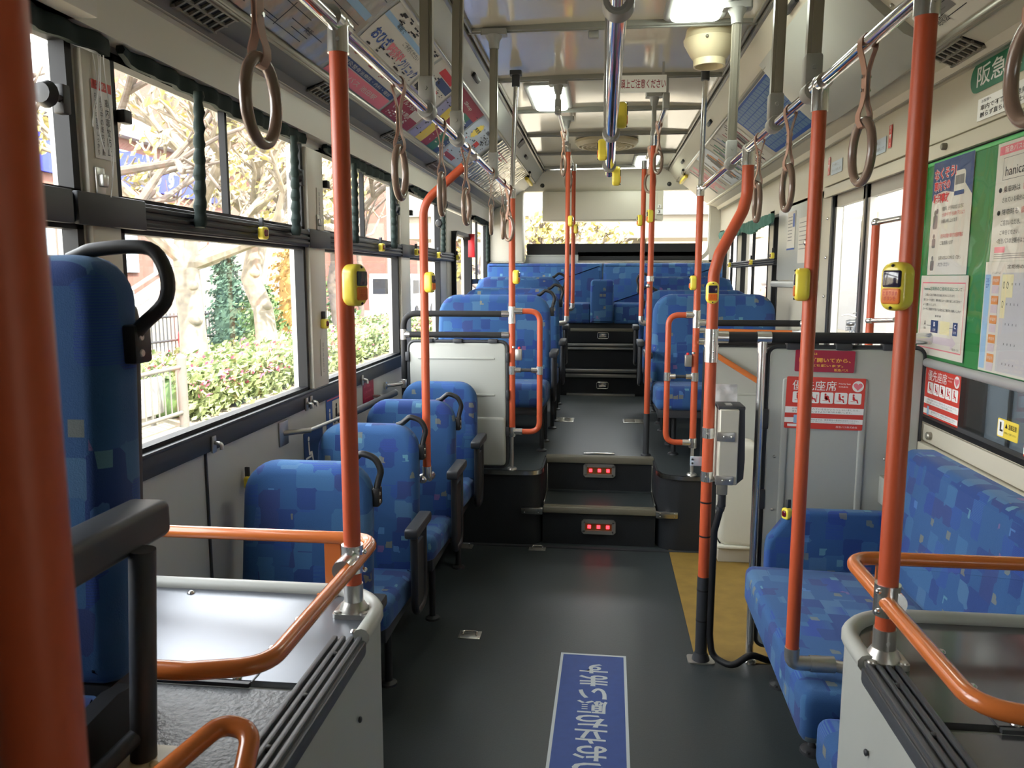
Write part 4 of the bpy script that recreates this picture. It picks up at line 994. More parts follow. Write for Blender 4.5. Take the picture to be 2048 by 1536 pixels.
# long bench along the poster side ---------------------------------------------------------
T = thing('long_bench', 'long blue bench along the wall under the green poster board', 'bench', (.8, 2.2, 0))
def slab(poly, z0, z1, r): m = MB(); m.pillow(poly, 'z', z0, z1, r, 4); return m
seatp = [(.53, 2.745), (.522, 2.60), (.50, 1.86), (1.12, 1.86), (1.12, 2.76), (.56, 2.76)][::-1]
m = slab(rrect(.51, 1.125, 1.865, 2.76, .03, 4), .30, .43, .03); m.warp(lambda v: (v.x + (.018 if v.x < .8 else 0) * (v.y - 2.3), v.y, v.z + .012 * math.sin((v.y - 1.86) * 3.4) + .03 * (.8 - v.x) * (1 if v.z > .4 else 0))); m.build('seat_cushion', FAB, T)
m = slab(rrect(.53, 1.125, 1.565, 1.855, .03, 4), .27, .40, .03); m.build('seat_cushion', FAB, T)
m = MB(); m.pillow([(y, z) for y, z in rrect(1.57, 2.79, .42, .868, .03, 4)], 'x', 1.02, 1.135, .03, 4); m.warp(lambda v: (v.x + .22 * (v.z - .86) * (1 if v.x < 1.1 else 0) * .5 + .02, v.y, v.z)); m.build('backrest', FAB, T)
endp = [(.592, .40), (1.03, .40), (1.03, .638), (.70, .638), (.665, .625), (.597, .53), (.592, .50)]
m = MB(); m.pillow(endp, 'y', 2.755, 2.815, .018, 4); m.build('end_pad', FAB, T)
m = MB(); m.box(.56, 1.12, 1.58, 2.74, .26, .30, .005); m.build('base_frame', RUBBER, T)
m = MB(); m.pillow(rrect(.69, 1.06, 1.62, 1.845, .03, 3), 'z', .52, .565, .02, 3); m.build('armrest', FAB, T)
for (x, y) in ((.655, 2.75 - .02), (.667, 2.335), (.68, 1.9)):
    m = MB(); m.cyl((x, y, 0), (x, y, .28), .0155, 14); m.lathe([(.04, 0), (.038, .008), (.017, .02)], (x, y, 0), 16); m.lathe([(.008, .008), (.006, .014)], (x - .02, y - .025, 0), 6); m.build('leg', RUBBER, T)
# white electrical box against the partition, above the bench
T = thing('wall_box', 'small white box on the partition above the end of the blue bench', 'box', (1.07, 2.88, .64))
m = MB(); m.box(1.005, 1.10, 2.84, 2.90, .64, .74, .004); m.build('case', GREYW, T); m = MB(); m.sphere((1.02, 2.845, .752), .006); m.build('screw', STEEL, T)
# wall handrail by the low seats
T = thing('wall_handrail', 'grey wall handrail with chrome bracket above the low single seats', 'handrail', (-1.1, 3.3, .86))
m = MB(); m.cyl((-1.075, 3.28, .862), (-1.075, 4.0, .845), .0165, 16); m.build('grip', DARKG, T)
m = MB(); m.cyl((-1.075, 2.76, .885), (-1.075, 3.28, .862), .007, 12); m.cyl((-1.148, 2.70, .885), (-1.07, 2.77, .885), .010, 12); m.box(-1.15, -1.143, 2.66, 2.74, .84, .93, .003)
m.cyl((-1.075, 3.265, .862), (-1.075, 3.29, .861), .0175, 14); m.cyl((-1.075, 3.99, .845), (-1.075, 4.005, .8448), .017, 14); m.cyl((-1.148, 3.84, .85), (-1.075, 3.84, .85), .008, 10); m.cyl((-1.148, 3.3, .85), (-1.075, 3.3, .862), .008, 10); m.build('brackets', STEEL, T)
T = thing('strap_hook', 'yellow loop hanging from the grey wall handrail', 'hook', (-1.1, 3.33, .80))
m = MB(); m.tube([(-1.10, 3.33 + .014 * math.cos(a), .815 + .026 * math.sin(a)) for a in [2 * PI * k / 14 for k in range(14)]], .004, 8, closed=True); m.build('loop', YELLOW, T)
# hooks under the window sill
for i, (y, lb) in enumerate(((2.16, 'small steel curtain hook on the dark sill, nearest the ring handled seat'), (2.90, 'nearer of the paired steel hooks on the dark sill before the straight pole'), (2.95, 'farther of the paired steel hooks on the dark sill before the straight pole'), (3.62, 'small steel hook on the dark sill beyond the straight pole'))):
    T = thing('sill_hook', lb, 'hook', (XL + .02, y, .96))
    m = MB()
    for q in (0,): m.box(XL + .014, XL + .020, y - .012 + q, y + .012 + q, .935, .985, .002); m.tube(fillet([(XL + .02, y + q, .965), (XL + .042, y + q, .962), (XL + .042, y + q, .945)], .01, 3), .006, 8)
    m.build('hook', STEEL, T)

# rings in the floor ------------------------------------------------------------------------
def floor_ring(x, y, label):
    T = thing('floor_ring', label, 'tie-down ring', (x, y, 0))
    m = MB(); m.box(x - .045, x + .045, y - .035, y + .035, .0003, .003, .001)
    for a in (-1, 1):
        for b in (-1, 1): m.sphere((x + a * .036, y + b * .027, .003), .004, 1, 1, .5, 8, 5)
    m.build('plate', STEEL, T)
    m = MB(); m.tube(fillet([(x - .028, y - .012, .006), (x - .028, y + .012, .012), (x + .028, y + .012, .012), (x + .028, y - .012, .006)], .01, 4), .004, 8); m.build('ring', CHROME, T)
floor_ring(-.515, 3.0, 'steel tie-down ring in the dark floor beside the low seats')
floor_ring(-.325, 4.06, 'steel tie-down ring in the floor at the foot of the step')
floor_ring(-.72, 4.05, 'steel tie-down ring in the floor corner under the farthest single seat')
for (x0, lb) in ((-.34, 'ribbed metal hatch in the raised deck beside the window side seats'), (.165, 'ribbed metal hatch in the raised deck beside the long aisle pole')):
    T = thing('deck_hatch', lb, 'hatch', (x0 + .08, 5.68, .41))
    m = MB(); m.box(x0, x0 + .15, 5.60, 5.76, .4102, .414, .002); m.build('frame', STEEL, T); m = MB()
    for k in range(5):
        m.tube([(x0 + .01 + .13 * q / 12, 5.62 + k * .028 + .008 * math.sin(q * 1.1), .415) for q in range(13)], .003, 6)
    m.build('ribs', STEEL, T)
T = thing('deck_lamp', 'thin steel bar lamp set in the edge of the raised deck', 'step light', (0, 4.585, .41))
m = MB(); m.box(-.095, .09, 4.57, 4.60, .4102, .419, .004); m.build('bar', CHROME, T)
# red step lights
def step_light(y, z, label):
    T = thing('step_light', label, 'step light', (0, y, z), 'red step lights')
    w, h = .088, .036
    m = MB(); m.tube([(x, y - .004, z + q) for x, q in rrect(-w + .006, w - .006, -h + .006, h - .006, .002, 1)], .006, sq=(.007, .010), closed=True); m.build('frame', STEEL, T)
    m = MB(); m.box(-w + .01, w - .01, y - .004, y - .001, z - h + .01, z + h - .01); m.build('board', BROWNB, T)
    for x in (-.05, 0, .05): m = MB(); m.box(x - .009, x + .009, y - .010, y - .002, z - .009, z + .009, .002); m.build('red_lamp', LED, T)
step_light(4.486, .335, 'red three lamp step light on the upper black riser')
step_light(4.150, .105, 'red three lamp step light on the lower black riser')

# ceiling fittings ----------------------------------------------------------------------------
def ceil_lamp(x, y, label):
    T = thing('ceiling_lamp', label, 'ceiling lamp', (x, y, 2.5), 'square ceiling lamps')
    m = MB(); m.pillow(rrect(x - .125, x + .125, y - .33, y + .33, .045, 5), 'z', 2.488, 2.515, .01, 3); m.build('bezel', CLAMP, T)
    m = MB(); m.pillow(rrect(x - .098, x + .098, y - .29, y + .29, .035, 5), 'z', 2.472, 2.5, .014, 4); m.build('diffuser', LAMP, T)
ceil_lamp(.355, 3.13, 'lit square ceiling lamp at the top edge of the picture')
ceil_lamp(-.325, 4.78, 'lit square ceiling lamp with grey bezel, beyond the ceiling bars')
ceil_lamp(.385, 7.38, 'lit square ceiling lamp far back above the rear seats')
T = thing('ceiling_ventilator', 'round cream ventilator with ring louvres in the ceiling', 'ventilator', (.018, 6.38, 2.5))
m = MB(); m.lathe([(.245, 0), (.245, -.02), (.225, -.045), (.215, -.045), (.213, -.03), (.02, -.03), (.001, -.03)], (.018, 6.38, 2.505), 40); m.build('housing', BEIGEPL, T)
m = MB()
for r in (.05, .085, .12, .155, .19): m.tube([(.018 + r * math.cos(a), 6.38 + r * math.sin(a), 2.458) for a in [2 * PI * k / 32 for k in range(32)]], .006, 6, closed=True)
for k in range(6): a = k * PI / 3; m.cyl((.018, 6.38, 2.46), (.018 + .2 * math.cos(a), 6.38 + .2 * math.sin(a), 2.46), .005, 6)
m.build('louvres', BEIGEPL, T)
T = thing('ceiling_nozzle', 'cream funnel shaped nozzle hanging from the ceiling', 'nozzle', (.445, 3.62, 2.5))
m = MB(); m.lathe([(.10, .002), (.105, -.025), (.108, -.035), (.112, -.04), (.110, -.055), (.085, -.10), (.072, -.118), (.068, -.122), (.068, -.15), (.060, -.15), (.055, -.10), (.001, -.09)], (.445, 3.62, 2.5), 36); m.build('cone', BEIGEPL, T); m = MB(); m.sphere((.42, 3.512, 2.447), .007); m.build('screw', NOSE, T)
T = thing('ceiling_hook', 'small grey bracket beside the middle ceiling rail', 'bracket', (-.06, 3.52, 2.49))
m = MB(); m.box(-.075, -.03, 3.51, 3.55, 2.455, 2.49, .008); m.build('bracket', CLAMP, T)
T = thing('round_camera', 'small round black dome in the ceiling edge at the top', 'camera', (-.36, 2.90, 2.49))
m = MB(); m.lathe([(.038, 0), (.036, -.02), (.025, -.04), (.001, -.048)], (-.36, 2.9, 2.5), 20); m.build('dome', LENS, T); m = MB(); m.lathe([(.046, 0), (.046, -.008), (.036, -.012)], (-.36, 2.9, 2.5), 20); m.build('rim', CHROME, T)
def vent_grille(s, y, label):
    T = thing('vent_grille', label, 'air vent', (s * 1.02, y, 2.13))
    k = lambda x: x if s < 0 else -x + .03
    m = MB(); m.box(*sorted((k(-1.068), k(-1.0))), y - .11, y + .11, 2.118, 2.14); 
    m.warp(lambda v: (v.x, v.y, v.z + (.028 if abs(v.x) < 1.05 else 0) * 1.0)); m.build('recess', BLACKP, T)
    m = MB()
    for j in range(7): yy = y - .1 + j * .033; m.tube([(k(-1.062), yy, 2.117), (k(-1.0), yy, 2.145)], .004, sq=(.004, .004))
    for xx, z in ((-1.066, 2.115), (-1.0, 2.144), (-1.033, 2.130)): m.tube([(k(xx), y - .11, z), (k(xx), y + .11, z)], .004, sq=(.004, .004))
    m.build('louvres', ALU, T)
for (y, lb) in ((2.05, 'black air vent above the curtains beside the big hanging ring'), (2.95, 'black air vent above the curtains just past the straight orange pole'), (3.9, 'black air vent above the curtains, third along the duct'), (4.9, 'black air vent above the curtains, fourth along the duct')): vent_grille(-1, y, lb)
for (y, lb) in ((2.65, 'black louvred air vent above the green lettered sign'), (6.0, 'black air vent far back above the rear windows')): vent_grille(1, y, lb)
for s, lst in ((-1, ((2.6, 'black slot handle in the ceiling edge beside the second ceiling bar'), (4.0, 'black slot handle in the ceiling edge above the deck pole'), (6.6, 'black slot handle far along the ceiling edge above the emergency door'))), (1, ((3.1, 'black slot handle in the ceiling edge behind the ceiling bars by the cream nozzle'), (2.6, 'black slot handle in the grey ceiling edge near the second orange pole'), (5.3, 'black slot handle in the ceiling edge halfway to the rear'), (7.0, 'black slot handle in the ceiling edge near the rear corner')))):
    for (y, lb) in lst:
        T = thing('slot_handle', lb, 'handle', (s * .63, y, 2.43)); k = (lambda x: x) if s < 0 else (lambda x: -x + .03)
        m = MB(); m.box(-.012, .012, -.075, .075, -.010, .010, .006); m.tf(Matrix.Translation((k(-.636), y, 2.425)) @ Matrix.Rotation((-1 if s < 0 else 1) * math.radians(52), 4, 'Y')); m.build('slot', BLACKP, T)
for s, lb in ((-1, 'yellow ceiling edge lever in the rear corner above the white column'), (1, 'yellow ceiling edge lever in the rear corner above the display box')):
    T = thing('edge_lever', lb, 'lever', (s * .70, 7.5, 2.35)); k = (lambda x: x) if s < 0 else (lambda x: -x + .03)
    m = MB(); m.box(*sorted((k(-.72), k(-.69))), 7.35, 7.85, 2.33, 2.36, .008); m.build('lever', YELINK, T)
    m = MB(); m.tube([(k(-.66), 7.2, 2.38), (k(-.67), 7.35, 2.37), (k(-.71), 7.45, 2.36)], .012, 8); m.sphere((k(-.60), 7.9, 2.34), .022); m.build('hinge', BLACKP, T)
T = thing('display_box', 'beige box above the rear window bearing two number plates', 'display box', (-.01, 8.05, 2.0))
m = MB(); m.box(-.605, .585, 7.985, 8.14, 2.0, 2.292, .01); m.build('case', CREAM, T)
m = MB(); m.box(-.545, .525, 7.976, 7.985, 2.012, 2.28, .004); m.build('front_panel', CREAM, T)
for (x, z, w, h, nm) in ((.545, 2.135, .036, .036, '3'), (.552, 2.085, .066, .046, '3')):
    m = MB(); m.box(x - w / 2, x + w / 2, 7.973, 7.977, z - h / 2, z + h / 2); q = m.build('number_plate', WHITE, T)
    m = MB(); text(m, nm, (x - (w - .036) * .25, 7.972, z), (1, 0, 0), (0, 0, 1), h * .42, h * .66, .02); m.build('numeral', BLACKINK, q, smooth=False)
T = thing('door_tag', 'bright red box on the emergency door frame', 'box', (XL + .06, 6.70, 1.72))
m = MB(); m.box(XL + .02, XL + .075, 6.64, 6.69, 1.615, 1.81, .004); m.build('case', REDBOX, T); m = MB(); m.box(XL + .004, XL + .03, 6.69, 6.71, 1.6, 1.81, .002); m.build('bracket', STEEL, T)
# ------------------------------------------------------------------ curtains
def curtain(y0, y1, label, strap=None, s=-1):
    x = XL + .022 if s < 0 else XR - .05
    T = thing('window_curtain', label, 'curtain', (x, y0, 1.95))
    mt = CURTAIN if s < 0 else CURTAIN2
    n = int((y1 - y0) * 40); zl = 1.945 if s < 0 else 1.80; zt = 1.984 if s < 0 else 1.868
    q_ = .3 if s < 0 else 1
    sag = lambda t: zl - q_ * (.012 * math.sin(t * 9 + y0 * 5) + .02 * math.sin(PI * t)) + (.022 * (1 - t / .08) if t < .08 else 0)
    a = []; b = []
    for i in range(n + 1):
        t = i / n; y = y0 + (y1 - y0) * t; wv = .006 * math.sin(y * 60) + .004 * math.sin(y * 23)
        a.append([(x + wv - .008, y, zt), (x + wv * 1.5 - .012, y, (zt + sag(t)) / 2), (x + wv - .006, y, sag(t)), (x + wv + .008, y, sag(t)), (x + wv * 1.5 + .012, y, (zt + sag(t)) / 2), (x + wv + .008, y, zt)])
    m = MB(); m.loft(a); m.build('valance', mt, T)
    for (ys, yb, zb) in (strap or []):
        m = MB(); pts = []; N = 26
        for k in range(N + 1):
            t = k / N; pts.append((x + .03 - .004 * t, ys + (yb - ys) * t + .0025 * math.sin(k * 1.9), 1.95 + (zb - 1.95) * t))
        m.tube(pts, [.013 + .0025 * math.sin(k * 2.1) + (.004 * k / N) for k in range(N + 1)], 10); m.build('gathered_strip', mt, T)
    return T
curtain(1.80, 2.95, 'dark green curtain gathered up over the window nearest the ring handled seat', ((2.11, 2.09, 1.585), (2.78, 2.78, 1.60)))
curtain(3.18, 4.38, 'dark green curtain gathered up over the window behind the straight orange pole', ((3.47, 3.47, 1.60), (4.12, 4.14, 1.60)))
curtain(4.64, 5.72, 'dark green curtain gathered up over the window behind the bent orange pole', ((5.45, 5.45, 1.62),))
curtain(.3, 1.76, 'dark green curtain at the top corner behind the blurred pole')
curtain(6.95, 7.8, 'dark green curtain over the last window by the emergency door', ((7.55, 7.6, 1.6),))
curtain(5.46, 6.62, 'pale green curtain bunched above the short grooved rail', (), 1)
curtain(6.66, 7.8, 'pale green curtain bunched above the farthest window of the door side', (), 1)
T = thing('curtain_cords', 'thin white cords dangling on the window post by the small white notice', 'cord', (XL + .02, 1.70, 1.62))
m = MB()
for q in range(4):
    m.tube([(XL + .024 + .004 * q, 1.70 + .012 * math.sin(t * 5 + q * 1.7) * (.4 + t) + .008 * q, 1.94 - t * (.16 + .05 * q)) for t in [k / 14 for k in range(15)]], .0012, 6)
m.build('cords', WHITE, T)

# ------------------------------------------------------------------ signs and stickers
class Board:
    """flat sheet with centre c, right r, up u (unit), outward normal n; local coords in metres from the centre"""
    def __init__(s, name, label, cat, c, r, u, w, h, m, rad=.0, th=.0012, group=None, part='sheet'):
        s.c, s.r, s.u = Vector(c), Vector(r).normalized(), Vector(u).normalized(); s.n = s.r.cross(s.u); s.k = 0
        s.T = thing(name, label, cat, c, group); s.L = .0
        M = Matrix((( s.r.x, s.u.x, s.n.x, s.c.x), (s.r.y, s.u.y, s.n.y, s.c.y), (s.r.z, s.u.z, s.n.z, s.c.z), (0, 0, 0, 1))); s.M = M
        b = MB(); b.prism(rrect(-w / 2, w / 2, -h / 2, h / 2, rad) if rad else [(-w / 2, -h / 2), (w / 2, -h / 2), (w / 2, h / 2), (-w / 2, h / 2)], 'z', 0, th); b.tf(M); b.build(part, m, s.T, smooth=False); s.z = th
    def P(s, x, y, z): return s.M @ Vector((x, y, z))
    def shapes(s, name, m, polys, lay=1):
        b = MB()
        for p in polys: b._face([b.bm.verts.new((x, y, s.z + .0004 * lay)) for x, y in p])
        b.tf(s.M); return b.build(name, m, s.T, smooth=False)
    def rects(s, name, m, rs, lay=1): return s.shapes(name, m, [[(a, c), (b, c), (b, d), (a, d)] for (a, b, c, d) in rs], lay)
    def text(s, m, items, lay=2, name='lettering'):
        b = MB()
        for it in items:
            body, x, y, w, h = it[:5]; bold = it[5] if len(it) > 5 else .0; ex = it[6] if len(it) > 6 else {}
            text(b, body, s.P(x, y, s.z + .0004 * lay), s.r, s.u, w, h, bold, **ex)
        return b.build(name, m, s.T, smooth=False)
def disc(x, y, r, n=20, sx=1, sy=1): return [(x + r * sx * math.cos(2 * PI * k / n), y + r * sy * math.sin(2 * PI * k / n)) for k in range(n)]
def tpoly(pts, x, y, k): return [(x + a * k, y + b * k) for a, b in pts]

def seated(x, y, k):
    P = [tpoly([(-.22, .30), (-.05, .30), (.02, .10), (.10, -.05), (.34, -.08), (.46, -.48), (.32, -.48), (.22, -.20), (-.10, -.20), (-.2, -.10)], x, y, k), disc(x - .12 * k, y + .42 * k, .11 * k, 12), tpoly([(-.4, -.26), (.1, -.26), (.1, -.31), (-.4, -.31)], x, y, k)]
    return P
def priority(label, c, r, u, w, h):
    B = Board('priority_sticker', label, 'sticker', c, r, u, w, h, REDST, .004)
    X = lambda t: (t - .5) * w; Y = lambda t: (.5 - t) * h
    wht = []; 
    for i in range(5):
        a = X(.085 + i * .178); b = X(.085 + i * .178 + .162); wht.append(rrect(a, b, Y(.50), Y(.285), .004, 2))
    wht += [[(X(0), Y(.70)), (X(1), Y(.70)), (X(1), Y(.58)), (X(0), Y(.58))], [(X(0), Y(.885)), (X(1), Y(.885)), (X(1), Y(.79)), (X(0), Y(.79))], disc(X(.905), Y(.155), .105 * h, 28), [(X(.04), Y(.965)), (X(.17), Y(.965)), (X(.17), Y(.915)), (X(.04), Y(.915))]]
    B.shapes('white_fields', WHITE, wht, 1)
    B.text(WHITE, [('優先座席', X(.355), Y(.16), .56 * w, .19 * h), ('Priority Seat', X(.735), Y(.115), .15 * w, .035 * h, .01), ('优先座位', X(.72), Y(.17), .12 * w, .03 * h), ('阪急バス株式会社', X(.80), Y(.945), .27 * w, .04 * h)], 2)
    pic = []
    for i in range(5): pic += seated(X(.085 + i * .178 + .075), Y(.395), .17 * h)
    pic += [tpoly([(.28, .35), (.42, .35), (.38, .28), (.36, -.45), (.32, -.45), (.32, .28)], X(.085 + .178 + .09), Y(.395), .17 * h), disc(X(.085 + 3 * .178 + .105), Y(.36), .014 * h * 1.4, 10), disc(X(.085 + 2 * .178 + .085), Y(.39), .035 * h, 12, 1, 1.3)]
    B.shapes('pictograms', REDINK, pic, 2)
    heart = [(x * .0052 * h, y * .0052 * h) for x, y in [(16 * math.sin(t) ** 3, 13 * math.cos(t) - 5 * math.cos(2 * t) - 2 * math.cos(3 * t) - math.cos(4 * t)) for t in [2 * PI * k / 28 for k in range(28)]]]
    B.shapes('heart_mark', PINKINK, [[(X(.905) + a, Y(.155) + b) for a, b in heart]], 2)
    B.text(GREYINK, [('お席を必要とされている方がいらっしゃいましたら、', X(.52), Y(.615), .86 * w, .036 * h), ('席をお譲りくださいますようご協力をお願いします。', X(.47), Y(.665), .76 * w, .036 * h), ('優先座席付近では、携帯電話の電源をお切りください。', X(.60), Y(.82), .70 * w, .036 * h), ('Please turn off your mobile phone near priority seats.', X(.58), Y(.86), .66 * w, .02 * h)], 2, 'small_print')
    B.shapes('phone_pictogram', SKYINK, [rrect(X(.115), X(.175), Y(.90), Y(.735), .002, 2)], 3)
    return B
RX, RZ = (-0.0, -1, 0), (0, 0, 1)
priority('red priority seat sticker on the grey partition, crossed by the orange pole', (.800, 2.8935, 1.0), (1, 0, -.02), (.02, 0, 1), .272, .188)
wx = XR + .02
priority('red priority seat sticker on the dark window under the green board', (wx, 2.855, 1.034), RX, RZ, .28, .195)
priority('red priority seat sticker cut off by the picture edge, beside the yellow caution label', (wx, 2.16, 1.034), RX, RZ, .28, .195)
B = Board('partition_sticker', 'crimson sticker with gold lettering above the priority seat sticker', 'sticker', (.793, 2.8935, 1.152), (1, 0, -.02), (.02, 0, 1), .205, .078, CRIM, .005)
B.text(GOLD, [('お客様は', -.052, .026, .05, .009, .02), ('ドアが開いてから、', .0, .004, .178, .0165, .03), ('お立ち願います。', .0, -.0155, .128, .0095, .02), ('阪急バス', .058, -.030, .048, .0095, .02)])
# floor sign, read by people facing the front
B = Board('floor_sign', 'blue sign with grey lettering on the dark floor of the aisle', 'floor sign', (-.022, 2.04, .0006), (-1, .012, 0), (-.012, -1, 0), .250, 1.70, SIGNGREY, .0, .0008)
B.rects('blue_field', BLUESIGN, [(-.115, .115, -.838, .838)], 1)
items = []
for i, ch in enumerate('ドアが開いてからお立ち願います'):
    items.append((ch, -.004, -.735 + .088 * (14 - i), .105 if ch not in 'い' else .10, .078 if ch not in 'いちす' else .072, .02))
B.text(SIGNGREY, items, 2)
# hanging notice
B = Board('hanging_notice', 'white notice with dark red lettering hung across the ceiling', 'notice', (.145, 4.10, 2.398), (1, 0, -.01), (.01, 0, 1), .31, .082, WHITE, .002, .003)
B.text(MAROON, [('頭上ご注意ください', .04, 0, .222, .044, .01)])
m = MB(); m.box(.0, .012, 4.098, 4.102, 2.44, 2.5); m.box(.278, .29, 4.098, 4.102, 2.44, 2.5); m.build('hanging_tabs', CLAMP, B.T)
# green board with posters
T = thing('poster_board', 'green felt poster board with grey bottom bar on the wall above the long bench', 'poster board', (XR, 1.7, 1.5))
m = MB(); m.box(XR - .006, XR - .001, .3, 3.055, 1.165, 1.848); m.build('felt_panel', GREENP, T)
m = MB(); m.box(XR - .012, XR - .001, 3.035, 3.057, 1.165, 1.85, .002); m.box(XR - .009, XR - .001, .3, 3.055, 1.836, 1.85, .002); m.build('edge_strip', LIME, T)
m = MB(); m.tube([(XR - .0165, .25, 1.151), (XR - .0165, 3.075, 1.151)], .0155, 16); m.build('bottom_bar', SILVER, T)
px_ = XR - .008
B = Board('poster', 'blue and white safety poster with red headline on the green board', 'poster', (px_, 2.825, 1.65), RX, RZ, .305, .385, PAPER)
B.shapes('blue_sky', NAVY, [[(-.1525, .1925), (-.1525, .06), (-.11, .085), (-.05, .09), (.04, .075), (.10, .10), (.1525, .06), (.1525, .1925)][::-1]])
tx = [('なくそう!', -.055, .150, .17, .038, .03), ('車内での', -.075, .110, .125, .034, .03), ('転倒事故', -.075, .068, .125, .034, .03)]
B.text(WHITE, [(a, b, c, d * 1.03, e * 1.08, .07) for a, b, c, d, e, f in tx], 2, 'headline_outline'); B.text(REDINK, tx, 3, 'headline')
B.shapes('bus_drawing', PAPER, [rrect(.02, .10, .065, .145, .015, 3)], 2); B.rects('bus_windows', GREYINK, [(.028, .092, .10, .13)], 3); B.rects('bus_bumper', NAVY, [(.024, .096, .066, .08)], 3)
B.text(BLACKINK, [('発進時、走行中はお立ちの方に', .02, .030, .16, .014), ('お願い申し上げます', .0, -.012, .12, .014), ('ご遠慮願います', -.01, -.085, .10, .014), ('お降りの方はバスが止まってから', .02, -.135, .17, .014), ('お立ちください', -.02, -.157, .09, .014)], 2, 'black_lettering')
B.text(REDINK, [('つり革や手すり をお持ち下さるよう', .025, .009, .17, .014), ('走行中の移動や車内での座席移動は', .025, -.062, .17, .015)], 2, 'red_lettering')
B.shapes('figure_drawings', GREYINK, [disc(-.115, .02, .010), disc(-.10, .025, .009), rrect(-.13, -.095, -.035, .012, .008, 2), disc(-.115, -.06, .008), rrect(-.128, -.10, -.10, -.068, .006, 2), disc(-.115, -.135, .008), rrect(-.13, -.10, -.178, -.143, .006, 2)], 2)
B = Board('poster', 'white notice with thin red frame and route diagram on the green board', 'poster', (px_ - .002, 2.833, 1.316), (0, -1, 0), (0, 0, 1), .372, .278, PAPER)
fr = [(-.170, .170, .112, .116), (-.170, .170, -.116, -.112), (-.170, -.167, -.116, .116), (.167, .170, -.116, .116)]
B.rects('red_frame', PINKINK, fr); B.text(GREENINK, [('hanica定期券のご使用方法について', 0, .094, .30, .013)], 2, 'headline')
B.text(BLACKINK, [('この度はバスをご利用いただき誠にありがとうございます。', -.02, .072, .24, .009), ('車内でカードを読取り、乗降の際にはカード読取り部にふれて頂きます', 0, .054, .30, .009), ('ようお願いいたします。', -.095, .038, .11, .009), ('カードに残額が不足する場合はご精算をお願いします', 0, .022, .30, .009), ('A', -.125, -.028, .016, .018), ('区間', -.125, -.046, .016, .008), ('乗車券', -.02, .0, .05, .008), ('カード利用', -.10, -.075, .06, .009), ('全線定期券', -.10, -.088, .06, .009), ('阪急バス', .13, -.103, .05, .008)], 2)
B.rects('dark_stations', NAVY, [(-.075, -.015, -.058, -.015), (.10, .135, -.058, -.015)]); B.rects('yellow_fare_box', PALEY, [(.0, .075, -.06, -.015)]); B.rects('route_line', GREYINK, [(-.11, -.075, -.036, -.034), (.075, .10, -.036, -.034)])
B.text(WHITE, [('B', -.045, -.028, .013, .015, .02), ('区間', -.045, -.048, .02, .008), ('C', .117, -.028, .014, .015, .02), ('区間', .117, -.048, .018, .008)], 2, 'white_lettering')
B.shapes('arrow', PALEPK, [[(-.05, -.095), (.09, -.095), (.09, -.108), (.13, -.083), (.09, -.058), (.09, -.07), (-.05, -.07)]])
B = Board('poster', 'white leaflet with pink band and boxed headline on the green board, upper one', 'poster', (px_, 2.25, 1.665), RX, RZ, .55, .34, PAPER)
B.rects('pink_band', PINKINK, [(-.262, .26, .135, .16)]); B.text(WHITE, [('阪急バスからのお知らせ', -.10, .148, .26, .017)], 2, 'band_lettering')
B.rects('headline_box', GREYINK, [(-.235, .10, .062, .0635), (-.235, .10, .124, .1255), (-.235, -.2335, .062, .1255)]); B.text(BLACKINK, [('hanica定期券', -.10, .088, .24, .036), ('● 乗車時は', -.19, .035, .12, .018), ('されている場合は、', -.16, .005, .13, .016), ('● 降車時も', -.19, -.03, .12, .018), ('ご提示いただき、', -.17, -.06, .11, .016), ('ご申告ください。', -.17, -.088, .11, .014), ('<阪急バスの定期券は当社で>', -.14, -.112, .2, .016)], 2)
B.text(REDINK, [('読取機にタッチ', -.05, .035, .13, .018), ('読取機にタッチ', -.05, -.03, .13, .018), ('現金', -.07, -.06, .05, .016)], 2, 'red_lettering')
B.rects('small_pink_box', PINKINK, [(-.25, -.19, -.145, -.128)]); B.rects('grey_print_lines', GREYINK, [(-.25, .2, -.15 - k * .006, -.1485 - k * .006) for k in range(3)])
B = Board('timetable', 'pale grey timetable with blue strip and orange boxes on the green board, lower one', 'timetable', (px_ - .002, 2.25, 1.332), RX, RZ, .58, .325, PAPER)
B.rects('blue_strip', SKYINK, [(-.285, -.252, -.155, .125)]); B.rects('grey_columns', GRIDP, [(-.185, .28, -.155, .13)])
B.rects('orange_boxes', ORINK, [(-.240, -.198, .095 - k * .057, .120 - k * .057) for k in range(5)], 2); B.rects('stop_fields', PALEPK, [(-.240, -.200, .070 - k * .057, .093 - k * .057) for k in range(5)], 2)
B.rects('yellow_fields', PALEY, [(-.183, -.12, .06, .125), (-.183, -.155, .0, .06)], 2)
it = [('○', -.17 + .02 * k, .095, .010, .02) for k in range(2)] + [('○', -.17, .04, .010, .02)]
for r_ in range(5):
    for k in range(4): it.append(('×', -.145 + k * .02, .098 - r_ * .057, .005, .007))
it += [('定期券のご案内', -.08, .147, .16, .012), ('バスのりば', -.22, .130, .05, .007)]; B.text(BLACKINK, it, 3)
B.text(BLUEINK, [('25\n27', -.268, .10, .018, .028)], 3, 'route_numbers'); B.text(PAPER, [('停留所', -.219, .108 - k * .057, .034, .010) for k in range(5)], 3, 'white_lettering')
T = thing('clear_film', 'clear plastic film over the posters on the green board', 'film', (XR - .02, 1.7, 1.5))
m = MB(); g = [[(XR - .022 + .0012 * math.sin(i * .9 + j * .7) + .0008 * math.sin(i * 2.3), .35 + 2.68 * i / 60, 1.17 + .665 * j / 12) for i in range(61)] for j in range(13)]; m.sheet(g); m.build('film', FILM, T)
B = Board('wall_sign', 'green rounded sign with white lettering high on the wall, behind the cut-off ring', 'sign', (XR - .0155, 2.16, 2.058), RX, RZ, 1.13, .088, GREENST, .043)
